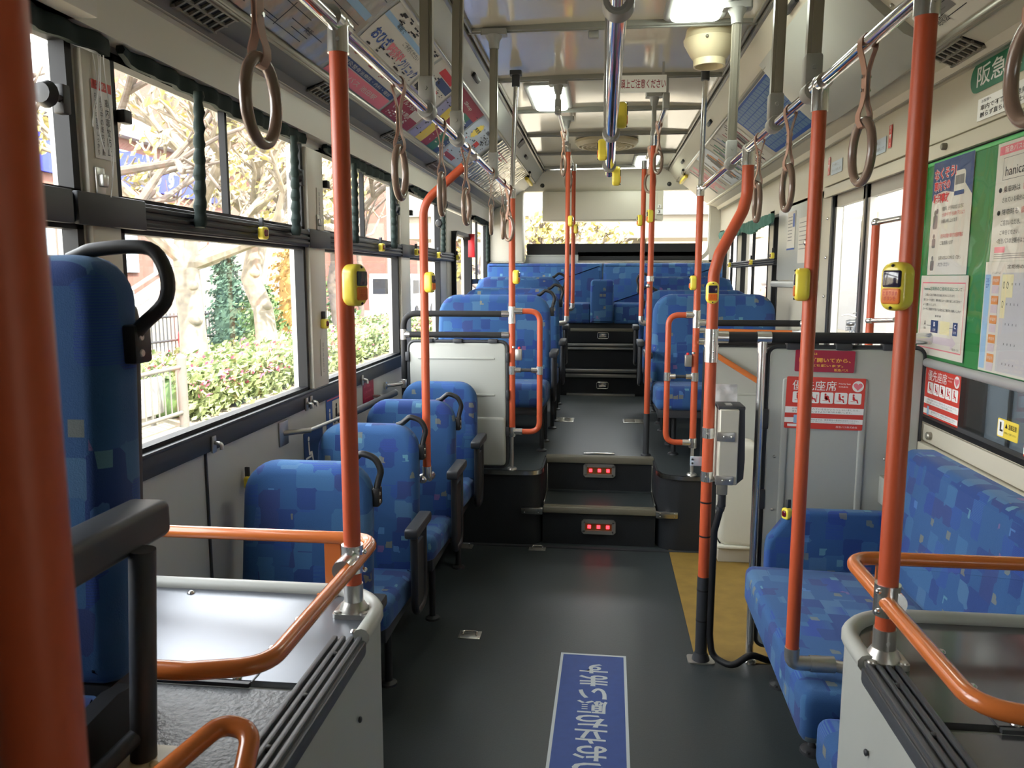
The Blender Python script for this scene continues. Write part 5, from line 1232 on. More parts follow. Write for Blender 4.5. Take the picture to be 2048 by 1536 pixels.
B.text(WHITE, [('阪急バスからのお知らせ', -.01, .002, 1.02, .062, .01)])
B = Board('wall_notice', 'small white notice with black lettering under the green lettered sign', 'notice', (XR - .0165, 2.38, 1.957), RX, RZ, .56, .066, WHITE)
B.text(BLACKINK, [('お客様へ', -.225, .023, .06, .009), ('車内で不審物を発見された場合は、', -.03, .004, .46, .016, .01), ('触らず直ちに運転士にお知らせください', -.01, -.017, .50, .016, .01)])
for (y0, y1, lb, lr) in ((3.62, 3.43, 'faded grey notice above the middle door, nearer of the two', 'red and white vertical sticker above the middle door beside the nearer grey notice'), (4.20, 4.02, 'faded grey notice above the middle door, farther of the two', 'red and white vertical sticker above the middle door beside the farther grey notice')):
    B = Board('wall_notice', lb, 'notice', (XR - .0265, (y0 + y1) / 2, 1.985), RX, RZ, y0 - y1, .062, PALEB); B.text(GREYINK, [('ドアが開くと', -.02, .014, .10, .013), ('ステップ注意します', .0, -.012, .16, .013)])
    B = Board('door_sticker', lr, 'sticker', (XR - .0265, 3.385 if y0 < 3.9 else 4.245, 2.005), RX, RZ, .034, .088, REDST); B.shapes('white_arrow', WHITE, [[(-.012, .008), (.012, .008), (0, -.012)]]); B.text(WHITE, [('開\nく', 0, .028, .014, .026), ('注', 0, -.030, .014, .014)])
B = Board('caution_label', 'yellow caution label stuck on the dark window under the timetable', 'label', (wx - .0, 2.395, 1.008), RX, RZ, .118, .055, YELINK, .005)
B.shapes('white_field', WHITE, [rrect(-.055, -.022, -.024, .024, .004, 2)]); B.shapes('seat_pictogram', BLACKINK, [rrect(-.044, -.036, -.005, .018, .002, 1), rrect(-.044, -.026, -.010, -.004, .001, 1), [(-.014, .004), (0.0, .004), (-.007, .018)]], 2); B.text(BLACKINK, [('温風注意', .028, .010, .046, .016, .01), ('熱風にご注意ください', .018, -.010, .066, .006)], 2)
m = MB(); m.box(XR - .013, XR - .012, 2.9, 2.93, .885, .92); T = thing('window_stop', 'small grey rubber stop on the cream strip under the dark window', 'stopper', (XR - .02, 2.82, .90)); m = MB(); m.lathe([(.014, .01), (.014, -.012), (.010, -.016), (.001, -.016)], (XR - .012, 2.84, .900), 16, 'x'); m.build('stop', ALU, T)
T = thing('window_stop', 'small brass stop on the cream panel above the green board', 'stopper', (XR - .02, 2.85, 1.885)); m = MB(); m.lathe([(.012, .01), (.012, -.012), (.009, -.016), (.001, -.016)], (XR - .02, 2.866, 1.884), 16, 'x'); m.build('stop', NOSE, T)
# notices on the far panel past the middle door
B = Board('far_notice', 'blue edged paper notice on the grey panel past the middle door', 'notice', (XR - .0155, 5.05, 1.73), RX, RZ, .20, .23, PAPER); B.rects('blue_edge', BLUEINK, [(-.10, .10, -.115, -.105)]); B.rects('blue_picture', BLUEINK, [(.04, .09, .02, .10)]); B.rects('print_lines', GREYINK, [(-.08, .03, .08 - k * .02, .085 - k * .02) for k in range(8)])
B = Board('far_notice', 'plain white paper notice on the grey panel past the middle door', 'notice', (XR - .0155, 4.76, 1.66), RX, RZ, .20, .26, PAPER); B.rects('print_lines', GREYINK, [(-.08, .08, .10 - k * .025, .104 - k * .025) for k in range(7)])
# window side stickers
B = Board('post_notice', 'narrow white notice with red top on the window post under the dangling cords', 'notice', (XL + .0195, 1.727, 1.80), (0, 1, 0), RZ, .072, .17, WHITE); B.rects('red_top', REDST, [(-.036, .036, .065, .085)]); B.text(BLACKINK, [('車\n内\n事\n故\n防\n止', .016, -.012, .016, .125), ('走\n行\n中\nの\n車\n内\n移\n動', -.006, -.012, .010, .13), ('お\n立\nち\nの\n方\nは\nし\nっ\nか\nり', -.024, -.01, .009, .135)], 2); B.text(WHITE, [('お願い', 0, .075, .04, .012)], 2, 'white_lettering')
B = Board('wall_sticker', 'dark blue wheelchair sticker on the grey wall by the low seats', 'sticker', (XL + .001, 3.0, .765), (0, 1, 0), RZ, .21, .155, NAVY); B.shapes('wheelchair_mark', WHITE, [disc(-.055, .048, .010), [(-.062, .036), (-.05, .036), (-.046, -.005), (-.02, -.008), (-.005, -.05), (-.016, -.052), (-.03, -.02), (-.056, -.018)], [(-.09, -.03), (-.03, -.03), (-.03, -.022), (-.09, -.022)]])
B = Board('wall_sticker', 'blue wheelchair instruction sticker with pictures on the grey wall behind the straight pole', 'sticker', (XL + .001, 3.25, .875), (0, 1, 0), RZ, .19, .165, BLUEINK); B.rects('picture_field', PAPER, [(-.02, .075, -.07, .045)]); B.text(WHITE, [('ご注意ください', 0, .068, .16, .014)], 2); B.rects('pink_line', PINKINK, [(-.085, .085, .052, .058)], 2)
B.shapes('drawing', BLACKINK, [disc(.03, .02, .010), rrect(.015, .04, -.03, .01, .005, 2), disc(.005, -.045, .012), disc(.05, -.05, .010)], 2); B.shapes('wheelchair_mark', WHITE, [disc(-.055, .01, .008), rrect(-.062, -.048, -.04, .0, .004, 2)], 2)
B = Board('wall_sticker', 'red sticker with pale lettering on the grey wall under the sill hook', 'sticker', (XL + .001, 3.76, .888), (0, 1, 0), RZ, .18, .112, CRIM); B.text(PINKINK, [('車いす固定', -.02, .03, .10, .016), ('ここは車いすの場所です', 0, 0, .15, .012), ('ご協力をお願いします', 0, -.03, .14, .010)], 2)
for (y, z0, z1, lb) in ((3.10, 1.66, 1.80, 'small pale notice on the upper window post behind the straight orange pole'), (3.09, 1.05, 1.2, 'faint notice on the lower window post under the small yellow button')):
    B = Board('post_notice', lb, 'notice', (XL + .0195, y, (z0 + z1) / 2), (0, 1, 0), RZ, .05, z1 - z0, PAPER); B.text(GREYINK, [('車\n内\n事\n故\n防\n止', .0, 0, .014, (z1 - z0) * .8)], 2)
for i, (y, z, lb) in enumerate(((1.70, 1.665, 'small steel window catch low on the window post by the narrow notice'), (3.08, 1.665, 'small steel window catch on the post behind the straight orange pole'))):
    T = thing('window_catch', lb, 'catch', (XL + .02, y, z)); m = MB(); m.box(XL + .018, XL + .024, y - .016, y + .016, z - .03, z + .03, .003); m.box(XL + .02, XL + .036, y - .010, y + .012, z - .014, z + .014, .004); m.build('catch', STEEL, T)

# ------------------------------------------------------------------ adverts on the curved panels
_len = [0]
for p, q in zip(ADP, ADP[1:]): _len.append(_len[-1] + math.hypot(q[0] - p[0], q[1] - p[1]))
AL = _len[-1]
def adp(u, off=0.0):
    d = min(max(u, 0), 1) * AL
    for i in range(len(ADP) - 1):
        if d <= _len[i + 1] + 1e-9:
            t = (d - _len[i]) / (_len[i + 1] - _len[i]); p, q = ADP[i], ADP[i + 1]
            e = Vector((q[0] - p[0], q[1] - p[1])).normalized(); return (p[0] + (q[0] - p[0]) * t + e.y * off, p[1] + (q[1] - p[1]) * t - e.x * off)
    return ADP[-1]
class Advert:
    def __init__(s, side, label, y0, y1, m, u0=.03, u1=.97, wrinkle=0.0, off=.002, group=None):
        s.s = side; s.k = (lambda x: x) if side < 0 else (lambda x: -x + .03); s.off = off
        s.T = thing('advert_sheet', label, 'advert', (side * .85, y0, 2.27), group); s.y0, s.y1, s.u0, s.u1 = y0, y1, u0, u1
        s.field('sheet', m, 0, 1, 0, 1, 0, wrinkle)
    def P(s, a, b, lay=0, wr=0.0):   # a along the text direction 0..1, b upwards 0..1
        y = s.y0 + (s.y1 - s.y0) * (a if s.s < 0 else 1 - a); x, z = adp(s.u0 + (s.u1 - s.u0) * b, s.off + .0008 * lay + (wr * (1 + math.sin(y * 26 + b * 9) * math.sin(y * 41 - b * 14)) if wr else 0)); return Vector((s.k(x), y, z))
    def field(s, name, m, a0, a1, b0, b1, lay=1, wr=0.0):
        mb = MB(); ny = max(2, int(abs(a1 - a0) * abs(s.y1 - s.y0) * (40 if wr else 6))); nu = 10
        mb.sheet([[s.P(a0 + (a1 - a0) * i / ny, b0 + (b1 - b0) * j / nu, lay, wr) for i in range(ny + 1)] for j in range(nu + 1)]); return mb.build(name, m, s.T)
    def fields(s, name, m, rs, lay=1):
        mb = MB()
        for (a0, a1, b0, b1) in rs: mb.sheet([[s.P(a0 + (a1 - a0) * i / 3, b0 + (b1 - b0) * j / 6, lay) for i in range(4)] for j in range(7)])
        return mb.build(name, m, s.T)
    def text(s, m, items, lay=2, name='lettering'):
        mb = MB()
        for (body, a, b, w, h, bold) in items:
            vs, fs, gw, gh = glyphs(body, bold); B = [mb.bm.verts.new(s.P(a + v.x / gw * w, b + v.y / gh * h, lay)) for v in vs]
            for t in fs: mb._face([B[i] for i in t])
        return mb.build(name, m, s.T, smooth=False)
    def small(s, m, seed, n, boxes, name='small_print'):
        R = random.Random(seed); rs = []
        for _ in range(n):
            a0, a1, b0, b1 = R.choice(boxes); a = R.uniform(a0, a1); b = R.uniform(b0, b1); rs.append((a, min(a1, a + R.uniform(.015, .07)), b, b + R.uniform(.010, .022)))
        return s.fields(name, m, rs, 3)
def netlines(A, m, seed, n=34):
    R = random.Random(seed); rs = []
    for _ in range(n):
        a, b = R.uniform(.03, .9), R.uniform(.05, .9)
        if R.random() < .6: rs.append((a, min(.98, a + R.uniform(.04, .2)), b, b + .008))
        else: rs.append((a, a + .003, b, min(.97, b + R.uniform(.05, .3))))
    A.fields('map_lines', m, rs)
PLW = mat('wrinkled_clear_sleeve', (164, 160, 148), 0.16, coat=0.6, bump=(9, 0.5))
A = Advert(-1, 'crumpled route map in a clear sleeve above the curtains, nearest on the curved panel', 1.0, 2.70, PLW, wrinkle=.004); A.off = .010
netlines(A, BLACKINK, 3, 60); A.fields('blue_water', SKYINK, [(.60, .98, .62, .70), (.35, .6, .52, .58), (.1, .3, .2, .3)]); A.text(BLACKINK, [('路線図', .9, .86, .06, .07, 0), ('梅田', .55, .35, .03, .06, 0), ('池田', .75, .45, .03, .06, 0), ('千里中央', .4, .7, .06, .05, 0), ('箕面', .85, .2, .03, .06, 0)])
A = Advert(-1, 'cream advert with big blue and pink lettering beside the crumpled map', 2.74, 3.42, PAPER)
A.field('pale_blue_top', SKYINK, .0, 1, .80, .86); A.field('red_foot', PINKINK, 0, 1, 0, .17); A.field('navy_band', NAVY, .05, 1, .18, .26); A.field('blue_train', BLUEINK, .38, .80, .34, .44); A.field('white_window', PAPER, .45, .78, .29, .37, 2)
A.text(BLUEINK, [('おひざ', .20, .63, .27, .15, .03), ('クリニック', .80, .60, .34, .13, .02)]); A.text(PINKINK, [('整形外科', .48, .62, .28, .13, .03)], 2, 'pink_lettering'); A.text(BLACKINK, [('電話で', .28, .84, .14, .06, 0), ('ご予約ください', .62, .76, .34, .06, 0),], 2, 'black_lettering'); A.text(PAPER, [('鍼灸整骨治療院・内科・健診', .5, .22, .86, .05, 0), ('阪急バス 池田駅', .45, .09, .7, .07, 0)], 2, 'white_lettering')
A.small(BLACKINK, 41, 60, [(.05, .95, .45, .56), (.1, .5, .86, .97), (.55, .95, .88, .97)]); A.small(MAROON, 42, 14, [(.05, .9, .3, .42)], 'red_print')
A = Advert(-1, 'dark red advert with white lettering and small pictures, under the first ceiling bar', 3.45, 3.92, PAPER)
A.field('maroon_field', MAROON, 0, 1, 0, .40); A.field('lavender_edge', LAVEN, 0, 1, .40, .50); A.field('black_picture', BLACKINK, .05, .5, .52, .62); A.field('red_picture', REDINK, .25, .8, .85, .95); A.field('navy_picture', NAVY, .4, .95, .72, .84); A.field('white_ticket', PAPER, .62, .98, .18, .30, 2)
A.text(PAPER, [('グルメ街', .35, .30, .5, .08, .02), ('いよいよ開店', .4, .17, .6, .07, .02)]); A.text(REDINK, [('Hankyu', .45, .66, .5, .06, .02)], 2, 'red_lettering')
A.small(BLACKINK, 43, 50, [(.05, .9, .5, .7), (.05, .5, .62, .8)]); A.small(PAPER, 44, 20, [(.05, .9, .03, .12)], 'pale_print')
A = Advert(-1, 'advert with lavender, yellow, red and green stripes above the bent orange pole', 3.95, 4.62, LAVEN)
A.field('yellow_stripe', YELINK, .20, .40, 0, 1); A.field('red_stripe', MAROON, .40, .60, 0, 1); A.field('green_stripe', GREENINK, .60, .84, 0, 1); A.field('navy_stripe', NAVY, .84, 1, 0, 1); A.field('maroon_corner', MAROON, .0, 1, .78, 1, 2); A.text(PAPER, [('Shop', .5, .88, .3, .07, .02)], 3); A.text(BLACKINK, [('阪急沿線', .1, .4, .12, .1, 0), ('観光案内', .3, .4, .12, .1, 0), ('特別割引', .5, .4, .12, .1, 0)], 2, 'black_lettering')
A.small(PAPER, 45, 40, [(.2, .95, .1, .7)]); A.small(BLACKINK, 46, 30, [(.0, .2, .05, .75), (.85, .98, .1, .9)], 'dark_print')
A = Advert(-1, 'pale advert with yellow sunburst and small red badges on the curved panel', 4.65, 5.35, PALEB)
star = MB(); c = [];
for k in range(24): r_ = .17 if k % 2 else .13; c.append(A.P(.28 + r_ * math.cos(k * PI / 12) * .7, .74 + r_ * math.sin(k * PI / 12), 1))
star._face([star.bm.verts.new(p) for p in c]); star.build('sunburst', YELINK, A.T, smooth=False); A.fields('red_badges', REDINK, [(.55, .72, .52, .62), (.42, .52, .30, .40)]); A.text(BLACKINK, [('新生活', .28, .75, .2, .07, .02), ('定期券を買おう', .72, .86, .4, .07, .02), ('お得', .65, .45, .2, .08, .02)]); A.field('maroon_foot', MAROON, .1, .5, .05, .14)
A.small(BLACKINK, 47, 60, [(.05, .95, .15, .6), (.5, .95, .6, .8)]); A.small(REDINK, 48, 12, [(.05, .95, .1, .7)], 'red_print'); A.small(NAVY, 49, 16, [(.1, .95, .1, .9)], 'blue_print')
A = Advert(-1, 'creased clear sleeve with faint print, far along the window side curved panel', 5.45, 7.3, PLW, wrinkle=.006); A.off = .014; netlines(A, GREYINK, 9, 26); A.fields('pink_lines', PINKINK, [(.1, .3, .7, .73), (.12, .4, .78, .80)])
A = Advert(1, 'grey and white city map on the curved panel above the second orange pole', 1.75, 2.62, PAPER); netlines(A, BLACKINK, 5, 60); A.fields('grey_districts', GREYINK, [(.05, .3, .55, .68), (.35, .6, .25, .4), (.1, .25, .15, .3)]); A.text(BLACKINK, [('路線図', .12, .12, .08, .08, 0), ('石橋', .5, .5, .05, .06, 0), ('服部', .7, .7, .05, .06, 0)])
A = Advert(1, 'white timetable sheet with black grid at the top corner of the picture', .6, 1.72, PAPER)
A.text(BLACKINK, [('\n'.join(' '.join('%02d' % ((7 * r_ + 5 * k) % 60) for k in range(6)) for r_ in range(7)), .17, .55, .20, .55, 0), ('\n'.join(' '.join('%02d' % ((11 * r_ + 3 * k) % 60) for k in range(6)) for r_ in range(7)), .55, .55, .20, .55, 0)]); A.fields('grey_band', LAVEN, [(.05, .5, .08, .2)]); A.fields('black_ticks', BLACKINK, [(.02, .03, .05, .12), (.3, .31, .05, .12), (.5, .55, .85, .87)])
for (y0, y1, m_, lb, cs) in ((4.95, 5.35, PAPER, 'red and grey striped advert sheet on the curved panel just past the blue board', (MAROON, GREYINK, BLACKINK)), (5.4, 5.9, PAPER, 'white advert sheet with green and grey stripes on the door side curved panel', (GREENINK, GREYINK, LAVEN)), (5.95, 6.5, PALEB, 'pale advert sheet with orange stripes far along the door side curved panel', (ORINK, GREYINK, GREYINK)), (6.55, 7.2, PAPER, 'pink striped advert sheet nearest the rear on the door side curved panel', (PINKINK, PINKINK, GREYINK))):
    A = Advert(1, lb, y0, y1, m_); R = random.Random(int(y0 * 10))
    for i, mm_ in enumerate(cs):
        rs = []
        for k in range(5): a = R.uniform(.02, .9); rs.append((a, a + R.uniform(.03, .08), R.uniform(0, .3), R.uniform(.6, 1)))
        A.fields('stripes', mm_, rs)
A = Advert(1, 'blue tiled print board on the door side curved panel beside the ceiling bars', 3.85, 4.85, BLUEINK, .05, .95); rs = []
for i in range(16):
    for j in range(8): rs.append((.03 + i * .06, .03 + i * .06 + .052, .06 + j * .115, .06 + j * .115 + .10))
A.fields('pale_tiles', mat('tile_print', (92, 124, 158), .4), rs)
# bulging equipment cover between the map and the blue tiled board
m = MB(); k = lambda x: -x + .03
sec = lambda q: [(k(-.99), 2.15), (k(-.95), 2.165 - .05 * q), (k(-.88), 2.20 - .07 * q), (k(-.80), 2.27 - .07 * q), (k(-.70), 2.36 - .05 * q), (k(-.66), 2.40), (k(-.62), 2.46), (k(-.7), 2.49), (k(-.99), 2.49)]
m.loft([[(x, y, z) for x, z in sec(q)] for y, q in ((2.66, .1), (2.80, .9), (2.95, 1), (3.6, 1), (3.75, .8), (3.82, .1))]); o = m.build('trim_24', GREYW); o['kind'] = 'structure'
m = MB()
for y, u in ((2.66, .2), (2.66, .35), (2.66, .5)): x, z = adp(u); m.sphere((k(x), y - .03, z - .004), .007)
o = m.build('trim_25', STEEL); o['kind'] = 'structure'
# ------------------------------------------------------------------ the street outside
ASPH = mat('pale_paving', (128, 118, 100), .85, noise=(1.5, .12)); BARK = mat('pale_bark', (122, 112, 98), .85, noise=(9, .3)); BARK2 = mat('grey_bark', (92, 82, 74), .9, noise=(9, .3))
LEAFY = mat('pale_yellow_leaves', (160, 150, 92), .7); LEAFG = mat('green_leaves', (76, 100, 52), .7); LEAFD = mat('dark_conifer_leaves', (52, 76, 60), .8); LEAFH = mat('hedge_leaves', (112, 124, 78), .7); LEAFO = mat('orange_yellow_leaves', (156, 124, 66), .7)
BLOSSOM = mat('pink_blossoms', (190, 92, 120), .7); BRICK = mat('brown_brick', (110, 76, 66), .85, noise=(3, .12)); BANNER = mat('blue_banner', (28, 42, 150), .6); CONC = mat('pale_concrete', (124, 120, 112), .8, noise=(1, .06)); WHITEW = mat('white_wall', (150, 148, 146), .7); VANW = mat('van_white', (190, 192, 196), .3, coat=.4); WINB = mat('blue_grey_glazing', (150, 166, 178), .2); SKIN = mat('skin', (214, 168, 144), .6); HAIRM = mat('grey_hair', (150, 144, 140), .8); SHIRT = mat('pale_shirt', (210, 214, 220), .8); TROUS = mat('dark_trousers', (50, 52, 60), .8); TYRE = mat('tyre', (28, 28, 30), .7); FENCEG = mat('fence_grey', (92, 90, 84), .6); IRON = mat('dark_iron', (52, 54, 56), .6); BRIDGEC = mat('cream_bridge', (134, 126, 112), .7)
GZ = -.32
m = MB(); m.box(-70, -1.9, -15, 130, GZ - .2, GZ); m.box(-1.9, 60, -15, 130, GZ - .2, GZ - .001); struct('ground', m, ASPH)
def leaves(m, c, rad, n, size, R, flat=.0):
    for _ in range(n):
        while True:
            p = Vector((R.uniform(-1, 1), R.uniform(-1, 1), R.uniform(-1, 1)))
            if p.length <= 1: break
        p = p * (.55 + .45 * R.random()); p = Vector((c[0] + p.x * rad[0], c[1] + p.y * rad[1], c[2] + p.z * rad[2]))
        a = Vector((R.gauss(0, 1), R.gauss(0, 1), R.gauss(0, 1))).normalized(); b = a.orthogonal().normalized(); s = size * R.uniform(.6, 1.3); d = a.cross(b)
        q = [p + b * s, p + d * s * .55 + a * s * .12, p - b * s, p - d * s * .55 + a * s * .12]
        m._face([m.bm.verts.new(v) for v in q])
def tree(label, x, y, r, h, spread, seed, lm, bm_, nl, size, lean=(0, 0), clusters=26, group='pollarded trees behind the hedge'):
    R = random.Random(seed); T = thing('street_tree', label, 'tree', (x, y, GZ), group)
    tips = []; m = MB()
    top = Vector((x + lean[0], y + lean[1], GZ + h)); base = Vector((x, y, GZ))
    pts = [base + (top - base) * t + Vector((R.uniform(-.09, .09), R.uniform(-.09, .09), 0)) * (1 if 0 < t < 1 else 0) for t in (0, .2, .4, .6, .8, 1)]
    m.tube(pts, [r * 1.25, r, r * .9, r * .92, r * .86, r * .8], 12)
    for k in range(2): m.sphere(pts[2 + k] + Vector((r * .5, -r * .4, .1)), r * .5)
    def branch(p, d, l, rr, depth):
        q = p + d * l * .5 + Vector((R.uniform(-.1, .1), R.uniform(-.1, .1), R.uniform(-.05, .12))) * l; e = q + (d + Vector((R.uniform(-.4, .4), R.uniform(-.4, .4), R.uniform(0, .5)))).normalized() * l * .55
        m.tube([p, q, e], [rr, rr * .8, rr * .6], 8)
        tips.append(e)
        if depth:
            for _ in range(3): branch(e, (d + Vector((R.uniform(-.9, .9), R.uniform(-.9, .9), R.uniform(-.3, .7)))).normalized(), l * .62, rr * .6, depth - 1)
            if R.random() < .6: branch(q, (d + Vector((R.uniform(-1, 1), R.uniform(-1, 1), R.uniform(-.1, .7)))).normalized(), l * .55, rr * .45, depth - 1)
    for k in range(6):
        a = 2 * PI * k / 6 + R.uniform(-.3, .3); branch(top - (top - base) * R.choice((0, 0, .12, .25)), Vector((math.cos(a), math.sin(a), R.uniform(.15, .9))).normalized(), spread, r * .55, 3)
    m.build('trunk', bm_, T)
    m = MB(); R.shuffle(tips)
    for t in tips[:clusters * 3]: leaves(m, t, (.35, .35, .28), max(2, nl // (clusters * 3)), size, R)
    m.build('foliage', lm, T, smooth=False); return T
tree('pale barked tree with yellow leaves behind the ring handle of the nearest seat', -6.15, 11.3, .21, 2.6, 1.15, 3, LEAFY, BARK, 620, .075)
tree('pale barked tree with a leaning trunk, in the middle of the window behind the hedge', -6.1, 13.7, .20, 2.9, 1.2, 5, LEAFY, BARK, 620, .075, (-.25, .1))
tree('tall bare branched tree at the top of the nearest windows', -7.2, 8.2, .18, 3.2, 1.6, 8, LEAFY, BARK2, 160, .07, (.2, .6))
tree('yellow leaved tree seen through the window beyond the straight orange pole', -6.4, 18.6, .2, 2.7, 1.3, 11, LEAFY, BARK2, 900, .11)
tree('bare thin tree before the brick building', -8.0, 25.5, .10, 3.4, 1.5, 14, LEAFY, BARK2, 40, .08)
tree('yellow leaved tree behind the bus, low in the rear window', -.7, 15.0, .10, 1.95, .6, 17, LEAFY, BARK2, 900, .08, group='trees behind the bus')
tree('second yellow leaved tree behind the bus, left half of the rear window', -2.4, 17.4, .10, 1.5, .6, 19, LEAFY, BARK2, 520, .08, group='trees behind the bus')
def bush(label, x, y, rad, z, n, size, lm, seed, cone=False):
    R = random.Random(seed); T = thing('garden_bush', label, 'bush', (x, y, GZ))
    m = MB(); m.cyl((x, y, GZ), (x, y, z), .06, 8); m.build('stem', BARK2, T); m = MB(); H = z - GZ
    for k in range(9):
        t = (k + .5) / 9; q = (1 - t) ** .6 if cone else math.sin(PI * (t * .8 + .12)); leaves(m, (x, y, GZ + .15 + H * t), (rad * q + .05, rad * q + .05, H / 12), n // 9, size, R)
    m.build('foliage', lm, T, smooth=False); m = MB()
    m.lathe([(rad * .35, GZ + .2), (rad * .45, GZ + H * .35), (rad * (.2 if cone else .4), GZ + H * .75), (.02, GZ + H * .98)], (x, y, 0), 14); m.build('inner_mass', lm, T); return T
bush('tall dark conical evergreen behind the pale tree trunks', -8.7, 17.6, .75, 2.2, 2600, .06, LEAFD, 21, True)
bush('rounded green bush at the foot of the leaning trunk', -7.35, 16.4, .6, 1.1, 1800, .06, LEAFG, 22)
bush('orange yellow bush at the window post beyond the hedge', -8.0, 19.8, .8, 2.3, 1500, .07, LEAFO, 23)
bush('small green shrub behind the straight orange pole', -7.5, 22.2, .65, 1.9, 1000, .10, LEAFG, 24)
# hedge
T = thing('flowering_hedge', 'long low clipped hedge with pink blossoms outside the windows', 'hedge', (-5.6, 14, GZ))
R = random.Random(31)
m = MB(); m.pillow(rrect(-6.7, -5.0, 9.1, 24, .3, 3), 'z', GZ, .22, .18, 3); m.build('inner_mass', LEAFG, T); m = MB(); bl = MB()
for _ in range(7500):
    y = 9.0 + 15.2 * R.random() ** 1.5
    if R.random() < .55: p = (-4.95 + R.uniform(-.12, .07), y, R.uniform(GZ + .04, .26))
    else: p = (R.uniform(-6.8, -4.95), y, .24 + R.uniform(-.08, .10))
    leaves(m, p, (.06, .06, .05), 1, .062, R)
for _ in range(420):
    y = 9.0 + 15 * R.random() ** 1.4
    p = (-4.9 + R.uniform(-.06, .06), y, R.uniform(0, .26)) if R.random() < .5 else (R.uniform(-6.6, -4.95), y, .32 + R.uniform(0, .04))
    leaves(bl, p, (.04, .04, .03), 2, .034, R)
m.build('foliage', LEAFH, T, smooth=False); o = bl.build('blossoms', BLOSSOM, T, smooth=False); o['kind'] = 'stuff'; o['label'] = 'pink blossoms'
# street fence
T = thing('street_fence', 'pale tubular street fence ending in a round grey post before the hedge', 'fence', (-4.9, 8.7, GZ))
m = MB(); m.cyl((-4.92, 8.71, GZ), (-4.92, 8.71, .50), .055, 16); m.sphere((-4.92, 8.71, .50), .055); m.build('post', FENCEG, T)
m = MB()
for z in (-.14, .40): m.cyl((-4.92, 8.71, z), (-4.92, 5.6, z), .024, 12)
m.build('rails', FENCEG, T); m = MB()
for k in range(22): m.cyl((-4.92, 8.58 - k * .13, -.14), (-4.92, 8.58 - k * .13, .40), .009, 8)
m.build('bars', FENCEG, T)
T = thing('street_sign_board', 'white board standing behind the street fence bars', 'board', (-5.3, 8.7, GZ)); m = MB(); m.box(-5.35, -5.3, 7.4, 8.95, GZ + .12, .26, .03); m.build('board', WHITEW, T); m = MB(); m.box(-5.34, -5.31, 7.6, 7.66, GZ, .2); m.box(-5.34, -5.31, 8.7, 8.76, GZ, .2); m.build('legs', FENCEG, T)
T = thing('red_marker', 'small red marker post beyond the hedge', 'marker', (-9.6, 17.2, GZ)); m = MB(); m.lathe([(.14, 0), (.14, .45), (.10, .56), (.001, .6)], (-9.6, 17.2, GZ), 14); m.build('marker', REDBOX, T)
T = thing('iron_fence', 'low dark iron fence behind the tree trunks', 'fence', (-9.8, 19, GZ))
m = MB()
for z in (.0, .55): m.cyl((-10.2, 14, z), (-8.9, 26, z), .03, 8)
m.build('rails', IRON, T); m = MB()
for k in range(90): t = k / 89; m.cyl((-10.2 + 1.3 * t, 14 + 12 * t, GZ), (-10.2 + 1.3 * t, 14 + 12 * t, .62), .014, 6)
m.build('bars', IRON, T)
# outdoor stair, building, banner
T = thing('outdoor_staircase', 'pale sloping outdoor staircase behind the trees', 'staircase', (-12, 22, GZ))
m = MB(); m.prism([(16.5, GZ), (27.5, 3.6), (28.2, 3.6), (28.2, GZ)], 'x', -12.6, -11.2); m.build('side_wall', CONC, T)
m = MB()
for dz in (.5, .95): m.cyl((-11.15, 16.2, GZ + dz), (-11.15, 27.4, 3.6 + dz), .05, 8)
for k in range(9): t = k / 8; m.cyl((-11.15, 16.4 + 10.8 * t, GZ + .1 + 3.8 * t), (-11.15, 16.4 + 10.8 * t, GZ + 1.0 + 3.9 * t), .03, 6)
m.build('railing', WHITEW, T); m = MB(); m.box(-12.6, -11.2, 27.5, 36, 3.3, 3.7); m.box(-11.25, -11.15, 27.5, 36, 3.7, 4.5); m.build('landing', CONC, T)
T = thing('shop_building', 'brown shop building with blue banner behind the trees', 'building', (-16, 30, GZ))
m = MB(); m.box(-26, -15.5, 12, 34, GZ, 6.4); m.box(-26, -14.5, 38, 58, GZ, 13); m.build('walls', BRICK, T)
m = MB(); m.box(-15.5, -15.1, 12, 34, 5.9, 6.5); m.box(-14.5, -14.25, 38, 58, 6.2, 6.9); m.box(-14.5, -14.25, 38, 58, 3.6, 4.1); m.build('cornice', WHITEW, T)
for k in range(7): m = MB(); m.box(-14.5, -14.42, 38.5 + k * 2.8, 40.5 + k * 2.8, 7.6, 9.6); m.build('window', WINB, T)
for k in range(5): m = MB(); m.box(-15.5, -15.42, 14 + k * 4, 17 + k * 4, 1.6, 3.2); m.build('window', WINB, T)
m = MB(); m.box(-15.5, -15.36, 17.4, 31.5, 4.35, 5.5); b = m.build('banner', BANNER, T); b['label'] = 'blue banner with white lettering'
m = MB(); text(m, 'みすず', (-15.35, 26.4, 4.95), (0, 1, 0), (0, 0, 1), 2.5, .75, .03); m.build('lettering', WHITE, b, smooth=False)
T = thing('brick_building', 'brick building front with pale base far down the street', 'building', (-9, 40, GZ))
m = MB(); m.box(-14.1, -9.7, 41, 42, GZ, 6.0); m.build('walls', BRICK, T); m = MB(); m.box(-12, -10.4, 40.9, 41.0, GZ, 1.4); m.build('glass_front', WINB, T)
T = thing('street_pillar_box', 'small pinkish notice box on a post in the street', 'notice box', (-7.9, 23.5, GZ)); m = MB(); m.box(-8.1, -7.7, 23.4, 23.6, .1, .85, .03); m.build('box', mat('dusty_pink', (186, 140, 132), .7), T); m = MB(); m.cyl((-7.9, 23.5, GZ), (-7.9, 23.5, .1), .05, 8); m.build('post', FENCEG, T)
